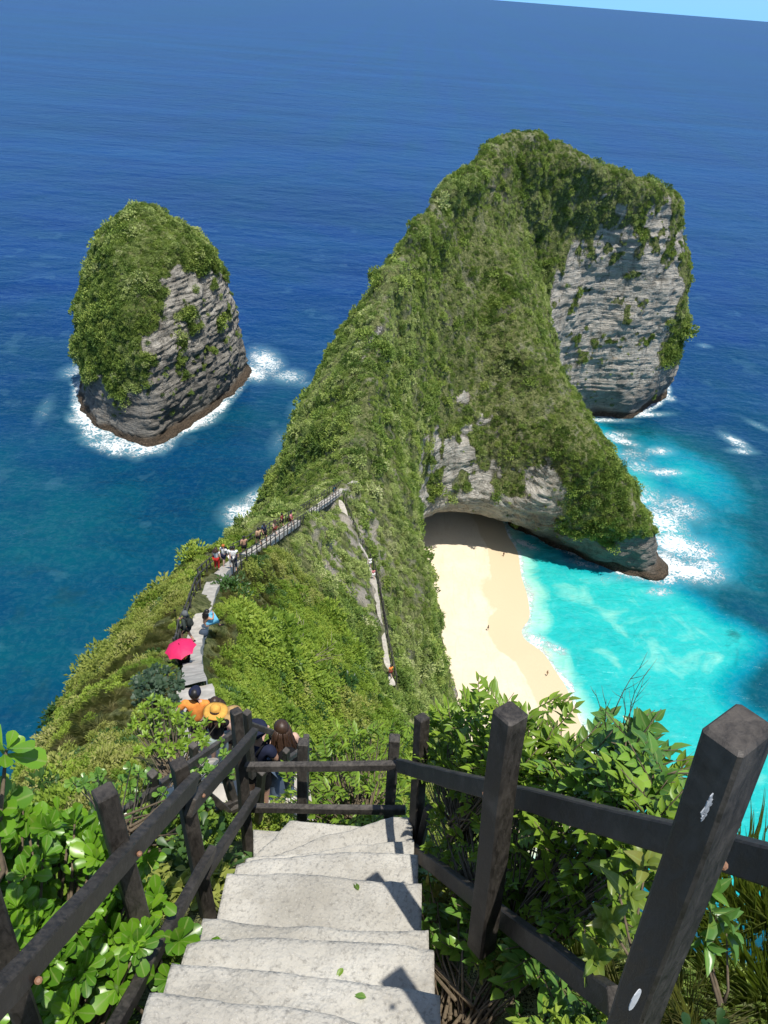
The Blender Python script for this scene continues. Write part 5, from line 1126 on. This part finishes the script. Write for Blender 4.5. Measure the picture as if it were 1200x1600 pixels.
def person(label, loc, rz, pose=STAND, skin=None, top=None, sleeves=0.5, bottom=None, leg=0.8, hair=None, hairlen=0.0, hat=None, shoes=None, pack=None, skirt=None, near=False, scale=1.0, group=None, over=None, hood=None):
    J = dict(pose); J.update(over or {}); o = empty('person', loc, rz); o.scale = (scale,) * 3; tag(o, label, 'person', group)
    jt = {k: (J[k], RAD[k]) for k in J}; ed = list(EDG); roots = {'pelvis'}
    sk = Vector(J['skull']); fwd = Vector((0, 1, 0)); up = (Vector(J['crown']) - Vector(J['skull0'])).normalized()
    if near:
        for q, s in (('l', -1), ('r', 1)):                 # fingers, thumb, ears
            h = Vector(J['ha_' + q]); d = (h - Vector(J['wr_' + q])).normalized(); x = d.cross(Vector((0, 0, 1)));
            if x.length < .1: x = Vector((1, 0, 0))
            x.normalize(); n = x.cross(d)
            for i, (off, ln) in enumerate(((-.027, .062), (-.009, .072), (.009, .068), (.026, .052))):
                a = h + x * off + d * .012; jt['f%s%da' % (q, i)] = (tuple(a), .0095); jt['f%s%db' % (q, i)] = (tuple(a + d * ln * .55 + n * .006), .0085); jt['f%s%dc' % (q, i)] = (tuple(a + d * ln - n * .014), .007)
                ed += [('f%s%da' % (q, i), 'f%s%db' % (q, i)), ('f%s%db' % (q, i), 'f%s%dc' % (q, i))]; roots.add('f%s%da' % (q, i))
            a = h - d * .01 + x * .022 * -s; jt['t%sa' % q] = (tuple(a), .010); jt['t%sb' % q] = (tuple(a + (d * .6 - x * s * .8) * .035), .009); jt['t%sc' % q] = (tuple(a + (d * .95 - x * s * .6) * .06), .007)
            ed += [('t%sa' % q, 't%sb' % q), ('t%sb' % q, 't%sc' % q)]; roots.add('t%sa' % q)
            e = sk + Vector((s * .088, -.005, -.015)); jt['e%sa' % q] = (tuple(e), .018); jt['e%sb' % q] = (tuple(e + Vector((s * .012, -.012, .028))), .014); ed.append(('e%sa' % q, 'e%sb' % q)); roots.add('e%sa' % q)
        a = sk + fwd * .088 + up * .0; jt['na'] = (tuple(a + up * .015), .012); jt['nb'] = (tuple(a + fwd * .018 - up * .022), .016); ed.append(('na', 'nb')); roots.add('na')
    skin_mesh('body', jt, ed, roots, skin or SKIN, o, 2 if near else 1)
    if near:
        eb = MB()
        for s in (-1, 1): eb.ball(sk + Vector((s * .033, .090, 0)) + up * .012, .012, 8, 6)
        eb.build('eyes', M_EYE, o, True); mb = MB(); mb.ball(sk + Vector((0, .088, 0)) - up * .050, .02, 8, 6, (1.1, .5, .3)); mb.build('mouth', cloth('lip', (.30, .12, .10)), o, True)
    if top:
        jj = {'pelvis': (lerp3(J['pelvis'], J['waist'], -.02), .160), 'waist': (J['waist'], .150), 'chest': (J['chest'], .172), 'nk': (lerp3(J['chest'], J['neck'], .72), .075)}; e2 = [('pelvis', 'waist'), ('waist', 'chest'), ('chest', 'nk')]
        for q in 'lr':
            jj['sh_' + q] = (J['sh_' + q], .090); e2.append(('chest', 'sh_' + q))
            if sleeves > 0:
                a, b, c = J['sh_' + q], J['el_' + q], J['wr_' + q]; jj['m_' + q] = (lerp3(a, b, min(1, sleeves * 1.0) if sleeves <= 1 else 1), .070); e2.append(('sh_' + q, 'm_' + q))
                if sleeves > 1: jj['n_' + q] = (lerp3(b, c, sleeves - 1), .048); e2.append(('m_' + q, 'n_' + q))
        skin_mesh('shirt', jj, e2, {'pelvis'}, top, o, 2 if near else 1)
    if bottom:
        jj = {'pelvis': (J['pelvis'], .165)}; e2 = []
        for q in 'lr':
            a, b, c = J['hip_' + q], J['kn_' + q], J['an_' + q]; jj['hip_' + q] = (a, .115); e2.append(('pelvis', 'hip_' + q))
            jj['k_' + q] = (lerp3(a, b, min(1, leg)), .088); e2.append(('hip_' + q, 'k_' + q))
            if leg > 1: jj['a_' + q] = (lerp3(b, c, leg - 1), .060); e2.append(('k_' + q, 'a_' + q))
        skin_mesh('trousers' if leg > 1 else 'shorts', jj, e2, {'pelvis'}, bottom, o, 2 if near else 1)
    if skirt:
        b = MB(); pv = Vector(J['pelvis']); kn = (Vector(J['kn_l']) + Vector(J['kn_r'])) / 2; dn = kn + (kn - pv) * .25; rows = []; n = 18
        for t, r_ in ((0, .15), (.25, .20), (.6, .25), (1, .30)):
            c = pv.lerp(dn, t) + Vector((0, 0, .05))
            for j in range(n):
                a = 2 * math.pi * j / n; w_ = r_ * (1 + .10 * math.sin(j * 2.1 + t * 3)); ax = (dn - pv).normalized(); x = ax.cross(Vector((0, 1, .2))).normalized() if abs(ax.y) < .8 else Vector((1, 0, 0)); y = ax.cross(x)
                rows.append(c + x * math.cos(a) * w_ + y * math.sin(a) * w_)
        b.add(rows, [(i * n + j, i * n + (j + 1) % n, (i + 1) * n + (j + 1) % n, (i + 1) * n + j) for i in range(3) for j in range(n)]); b.build('skirt', skirt, o, True)
    if hair:
        b = MB(); b.ball(sk + Vector((0, -.018, 0)) + up * .022, .112, 14, 9, (0.95, 1.02, 1.0))
        if hairlen > 0:
            r = random.Random(len(label))
            for i in range(46):
                a = r.uniform(math.pi * 1.02, math.pi * 1.98); p = sk + Vector((math.cos(a) * .095, math.sin(a) * .095 - .01, .03)); pts = [p]; L_ = hairlen * r.uniform(.8, 1.1); rr = r.uniform(.012, .02)
                for k in range(1, 5): pts.append(p + Vector((math.cos(a) * .03 * k + r.uniform(-.018, .018), math.sin(a) * .022 * k - .012 * k, -L_ * k / 4)))
                b.tube(pts, [rr, rr, rr * .95, rr * .8, rr * .3], 5)
        b.build('hair', hair, o, True)
    if hat:
        kind, hm = hat; b = MB(); c = sk + up * .055
        if kind == 'cap':
            b.ball(c - up * .02, .118, 14, 8, (1, 1.05, .85)); n = 10; V = []
            for i in range(n):
                a = math.pi * (0.12 + 0.76 * i / (n - 1)); V += [c + Vector((math.cos(a) * .105, math.sin(a) * .10, -.02)), c + Vector((math.cos(a) * .11, math.sin(a) * .19, -.035))]
            V2 = [v - Vector((0, 0, .006)) for v in V]; b.add(V, [(2 * i, 2 * i + 2, 2 * i + 3, 2 * i + 1) for i in range(n - 1)]); b.add(V2, [(2 * i + 1, 2 * i + 3, 2 * i + 2, 2 * i) for i in range(n - 1)])
        elif kind == 'beret': b.ball(c, .150, 16, 8, (1, 1.0, .55)); b.tube([c + up * .075, c + up * .10], [.012, .008], 6)
        elif kind == 'straw':
            n = 24; prof = [(.0, .115), (.055, .112), (.085, .09), (.10, .055), (.105, .0), (.108, -.002), (.17, -.012), (.225, -.03), (.222, -.036), (.10, -.012)]; V = []
            for (r_, z_) in prof:
                for j in range(n):
                    a = 2 * math.pi * j / n; V.append(c + Vector((math.cos(a) * r_, math.sin(a) * r_, 0)) + up * (z_ + (.012 * math.sin(3 * a) if r_ > .15 else 0)))
            b.add(V, [(i * n + j, i * n + (j + 1) % n, (i + 1) * n + (j + 1) % n, (i + 1) * n + j) for i in range(len(prof) - 1) for j in range(n)])
        elif kind == 'hood': b.ball(c - up * .05 + Vector((0, -.02, 0)), .128, 14, 9, (1, 1.05, 1.1))
        b.build('hat' if kind != 'hood' else 'hood', hm, o, True)
    if shoes:
        b = MB()
        for q in 'lr':
            a, t_ = Vector(J['an_' + q]), Vector(J['to_' + q]); b.tube([a - (t_ - a) * .35 + Vector((0, 0, -.02)), a.lerp(t_, .4), t_ + (t_ - a) * .25], [.042, .05, .034], 8)
        b.build('shoes', shoes, o, True)
    if pack:
        b = MB(); c = Vector(J['chest']).lerp(Vector(J['waist']), .45) + Vector((0, -.21, 0)); b.ball(c, .19, 14, 9, (.85, .55, 1.12)); b.ball(c + Vector((0, -.09, -.05)), .11, 10, 7, (1, .5, .9)); pk = b.build('backpack', pack, o, True)
        st = MB()
        for q, s in (('l', -1), ('r', 1)):
            h = Vector(J['sh_' + q]); st.tube([c + Vector((s * .09, .06, .16)), h + Vector((-s * .06, -.02, .085)), h + Vector((-s * .06, .12, 0)), c + Vector((s * .12, .26, -.1))], [.018, .018, .018, .014], 6)
        st.build('strap', pack, pk, True)
    return o
def stand_on(px, py, lift=0.25):
    h = hit(px, py); return Vector((h.x, h.y, h.z + lift))
def path_pt(px, py, Pth, off=0.0, lift=0.25):
    i = idx_near(Pth, px, py); d = Pth[min(i + 1, len(Pth) - 1)] - Pth[max(i - 1, 0)]; d[2] = 0; d /= np.linalg.norm(d) + 1e-9; q = Pth[i] + np.array([d[1], -d[0], 0]) * off; return Vector((q[0], q[1], q[2] + lift))
NAVY = cloth('navy_cotton', (.018, .022, .045)); BLACK = cloth('black_fabric', (.012, .012, .013)); WHITE = cloth('white_cotton', (.75, .75, .73)); ORANGE = cloth('orange_cotton', (.78, .27, .06)); GREYH = cloth('dark_grey_green_fleece', (.045, .055, .048))
STRAW = cloth('yellow_straw', (.62, .33, .07)); DENIM = cloth('washed_denim', (.10, .14, .20)); RED = cloth('red_cloth', (.42, .03, .025)); PINK = cloth('pink_cotton', (.62, .22, .24)); PATTERN = cloth('blue_white_print', (.16, .48, .68)); MAROON = cloth('maroon_cotton', (.16, .035, .03)); TAN = cloth('tan_cotton', (.45, .30, .18)); TEAL = cloth('teal_cotton', (.02, .12, .16)); BROWNP = cloth('leopard_print', (.40, .26, .11)); HAIR_O = plain("ginger_hair", (.42, .13, .03), 0.5, 0.2, 50)

zz = lambda x, y: float(np.interp(0, [0], [0]))
def low_z(x, y):
    i = int(np.argmin((PATH1[:, 0] - x) ** 2 + (PATH1[:, 1] - y) ** 2)); return PATH1[i][2] + 0.10
person('person in a dark navy beret, navy shirt and dark shorts standing behind the landing railing', (-1.40, 6.40, low_z(-1.42, 6.42) + .0), -0.35, STAND, SKIN, NAVY, 0.6, BLACK, 0.95, HAIR_B, 0, ('beret', NAVY), WHITE, BLACK, near=True, over=dict(el_r=(.27, .06, 1.16), wr_r=(.14, .25, 1.22), ha_r=(.10, .30, 1.28)))
person('person with long wavy brown hair, black top and black backpack beyond the landing', (-1.10, 6.60, low_z(-1.0, 6.7) - .08), 0.5, STAND, SKIN_L, BLACK, 0, DENIM, 2.0 - .1, HAIR_BR, .42, None, WHITE, BLACK, near=True, scale=.96, over=dict(el_l=(-.33, .05, 1.16), wr_l=(-.20, .20, 1.33), ha_l=(-.15, .22, 1.40)))
person('person in an orange T-shirt and dark cap seen from behind on the lower path', (-3.20, 9.65, low_z(-3.2, 9.75)), 0.1, STAND, SKIN_L, ORANGE, 0.65, BLACK, .9, HAIR_B, 0, ('cap', NAVY), BLACK, None, near=True, over=dict(el_l=(-.36, -.03, 1.16), wr_l=(-.40, .12, .98), ha_l=(-.40, .17, .95)))
person('person wearing a wide yellow straw hat and black top beside the orange shirt', (-2.72, 9.22, low_z(-2.9, 9.4) - .1), -0.1, STAND, SKIN_L, BLACK, 0.3, cloth('patterned_cloth', (.25, .30, .28)), .95, HAIR_BR, .2, ('straw', STRAW), WHITE, None, near=True, scale=.97, over=dict(el_r=(.30, .06, 1.15), wr_r=(.22, .26, 1.05), ha_r=(.18, .32, 1.04)))
person('person with dark hair and pink top just past the orange shirt', (-3.12, 10.6, low_z(-3.2, 10.8) - .25), 3.0, STAND, SKIN_L, PINK, 0.4, BLACK, .9, HAIR_BR, .15, None, BLACK, None, near=True, scale=.97)
person('person wearing a small leopard print hat behind the straw hat', (-2.68, 10.25, low_z(-3.2, 10.4) - .30), 2.6, STAND, SKIN_L, PINK, 0.3, BLACK, .8, HAIR_BR, .1, ('straw', BROWNP), BLACK, None, near=True, scale=.92)
p_ = path_pt(290, 1010, PATH2, -0.22)
person('person in a dark grey hooded jacket and black shorts by the sea side railing', p_, 1.25, WALK, SKIN, GREYH, 1.9, BLACK, 0.8, None, 0, ('hood', cloth('grey_hood', (.12, .13, .13))), BLACK, cloth('dark_pack', (.03, .035, .032)), near=True, over=dict(el_r=(.24, .10, 1.16), wr_r=(.18, .30, 1.10), ha_r=(.16, .36, 1.10)))
sm = MB(); v_ = p_ + Vector((-0.42, 0.10, 0)); sm.tube([v_ + Vector((0, 0, .45)), v_ + Vector((-.01, .02, 1.62))], [.014, .012], 6); sm.ball(v_ + Vector((-.01, .02, 1.64)), .045, 8, 6, (1, .5, 1.2))
tag(sm.build('walking_pole', BLACK), 'thin black pole held upright by the hooded person', 'pole')
p_ = path_pt(316, 990, PATH2, 0.34)
person('person with black hair sitting on the path edge in a blue and white print skirt', p_ + Vector((0, .0, .08)), -0.9, SIT, SKIN, None, 0, None, 0, HAIR_B, .3, None, BLACK, None, skirt=PATTERN, near=True, over=dict(el_r=(.30, .25, .55), wr_r=(.18, .36, .70), ha_r=(.12, .36, .76)))
bg_ = MB(); q = p_ + Vector((0.05, -0.5, .18)); bg_.ball(q, .22, 12, 8, (.9, .7, 1.0)); bg_.tube([q + Vector((-.1, 0, .15)), q + Vector((0, 0, .33)), q + Vector((.1, 0, .15))], [.02, .02, .02], 6); tag(bg_.build('bag', cloth('blue_grey_bag', (.06, .08, .11)), None, True), 'dark blue bag on the path edge below the sitting person', 'bag')
pu = path_pt(284, 1042, PATH2, -0.28)
person('person crouching under the crimson umbrella on the path', pu + Vector((0, .05, -.05)), 0.2, SIT, SKIN_D, ORANGE, .5, BLACK, .9, HAIR_B, 0, None, BLACK, None, near=True, over=dict(ha_l=(-.05, .2, .62), wr_l=(-.08, .2, .55), el_l=(-.25, .15, .42)))
um = empty('umbrella', pu + Vector((-.08, -.05, .92))); tag(um, 'open crimson umbrella tilted over the person on the path', 'umbrella'); um.rotation_euler = (math.radians(-2), math.radians(-10), .3)
M_UMB = plain("crimson_umbrella_cloth", (0.62, 0.018, 0.10), 0.6, 0.06, 20, 0.3)
ub = MB(); n = 8; rings = 6; V = [(0, 0, .0)]
for i in range(1, rings + 1):
    t = i / rings
    for j in range(n * 4):
        a = 2 * math.pi * j / (n * 4); k = (j % 4) / 4; sag = 0.13 * math.sin(math.pi * k); r_ = .56 * t * (1 - sag * t); V.append((math.cos(a) * r_, math.sin(a) * r_, -.21 * t * t + .5 * sag * t * .45))
m = n * 4; Fs = [(0, 1 + j, 1 + (j + 1) % m) for j in range(m)] + [(1 + i * m + j, 1 + (i + 1) * m + j, 1 + (i + 1) * m + (j + 1) % m, 1 + i * m + (j + 1) % m) for i in range(rings - 1) for j in range(m)]
ub.add(V, Fs); ub.build('canopy', M_UMB, um)
ub = MB(); ub.tube([(0, 0, .07), (0, 0, -.95)], [.012, .012], 8); ub.build('shaft', BLACK, um)
for j in range(8):
    a = 2 * math.pi * j / 8; ub = MB(); ub.tube([(0, 0, -.01), (math.cos(a) * .3, math.sin(a) * .3, -.07), (math.cos(a) * .565, math.sin(a) * .565, -.222)], [.004, .004, .003], 5); ub.build('rib', cloth('umbrella_rib', (.3, .3, .3)), um)
G1 = 'walkers on the ridge path'
far_list = [
 ('ginger haired walker with a white shirt and dark backpack on the ridge path', (357, 889), -.2, WALK, SKIN_L, WHITE, .6, NAVY, .8, HAIR_O, 0, None, BLACK),
 ('walker in a long red skirt, nearest of the ridge path group', (353, 897), -.35, STAND, SKIN_L, WHITE, .3, RED, 1.8, HAIR_BR, .2, None, None),
 ('walker in a white shirt and pale trousers turned toward the slope', (366, 905), .45, STAND, SKIN, WHITE, .9, WHITE, 1.7, HAIR_B, 0, None, None),
 ('walker in white top and dark trousers at the low end of the ridge path group', (373, 908), .6, WALK, SKIN, WHITE, .5, NAVY, 1.7, HAIR_B, 0, None, None),
 ('bare chested walker in black shorts alone on the ridge path', (381, 872), .1, WALK, SKIN, None, 0, BLACK, .9, HAIR_B, 0, None, None),
 ('walker in tan top behind the one with the blue backpack', (407, 858), .0, WALK, SKIN, TAN, .5, BLACK, .8, HAIR_B, 0, None, None),
 ('walker in a navy top with a blue backpack on the ridge path', (415, 849), -.1, WALK, SKIN, NAVY, .6, BLACK, .9, HAIR_B, 0, None, DENIM),
 ('bare shouldered walker just ahead of the blue backpack', (427, 845), .15, WALK, SKIN_L, TAN, 0, MAROON, .8, HAIR_BR, .15, None, None),
 ('walker in a maroon shirt, left one of a close pair on the ridge path', (443, 832), -.25, WALK, SKIN, MAROON, .7, BLACK, .9, HAIR_B, 0, None, None),
 ('walker in a pinkish shirt, right one of a close pair on the ridge path', (450, 829), .25, WALK, SKIN, PINK, .6, MAROON, .9, HAIR_B, 0, None, None),
 ('walker in a dark teal top at the upper end of the ridge path', (524, 780), .1, WALK, SKIN, TEAL, .7, TEAL, .9, HAIR_B, 0, None, BLACK)]
for i, (lb, (px, py), off, po, sk_, tp, sv, bt, lg, hr, hl, ht, pk) in enumerate(far_list):
    person(lb, path_pt(px, py, PATH2, off), (-.4 if i % 3 else 2.7) + .2 * i, po, sk_, tp, sv, bt, lg, hr, hl, ht, None, pk, group=G1)
for lb, (px, py), tp, bt in (('climber in white on the steep path, upper one of two', (581, 884), WHITE, WHITE), ('climber in pale pink on the steep path, lower one of two', (585, 905), PINK, WHITE), ('climber in orange near the foot of the steep path', (609, 1056), ORANGE, MAROON)):
    person(lb, path_pt(px, py, PATH3, 0.0, .25), .4, WALK, SKIN, tp, .5, bt, .9, HAIR_B, 0, None, None, None, group='climbers on the steep path')
for lb, (px, py), tp, po, rz in (('bather in dark swimwear standing in the middle of the sand', (762, 984), BLACK, WALK, .8), ('bather standing near the waterline at the cliff end of the beach', (787, 867), MAROON, STAND, 2.0), ('bather on the near end of the beach beside the surf', (855, 1053), TAN, WALK, -1.2)):
    c = atz(px, py, .9); person(lb, (c[0], c[1], .85 if px < 780 else .35), rz, po, SKIN_D, tp, 0, tp, .6, HAIR_B, 0, None, None, None, group='bathers on the beach')
#==NEXT==
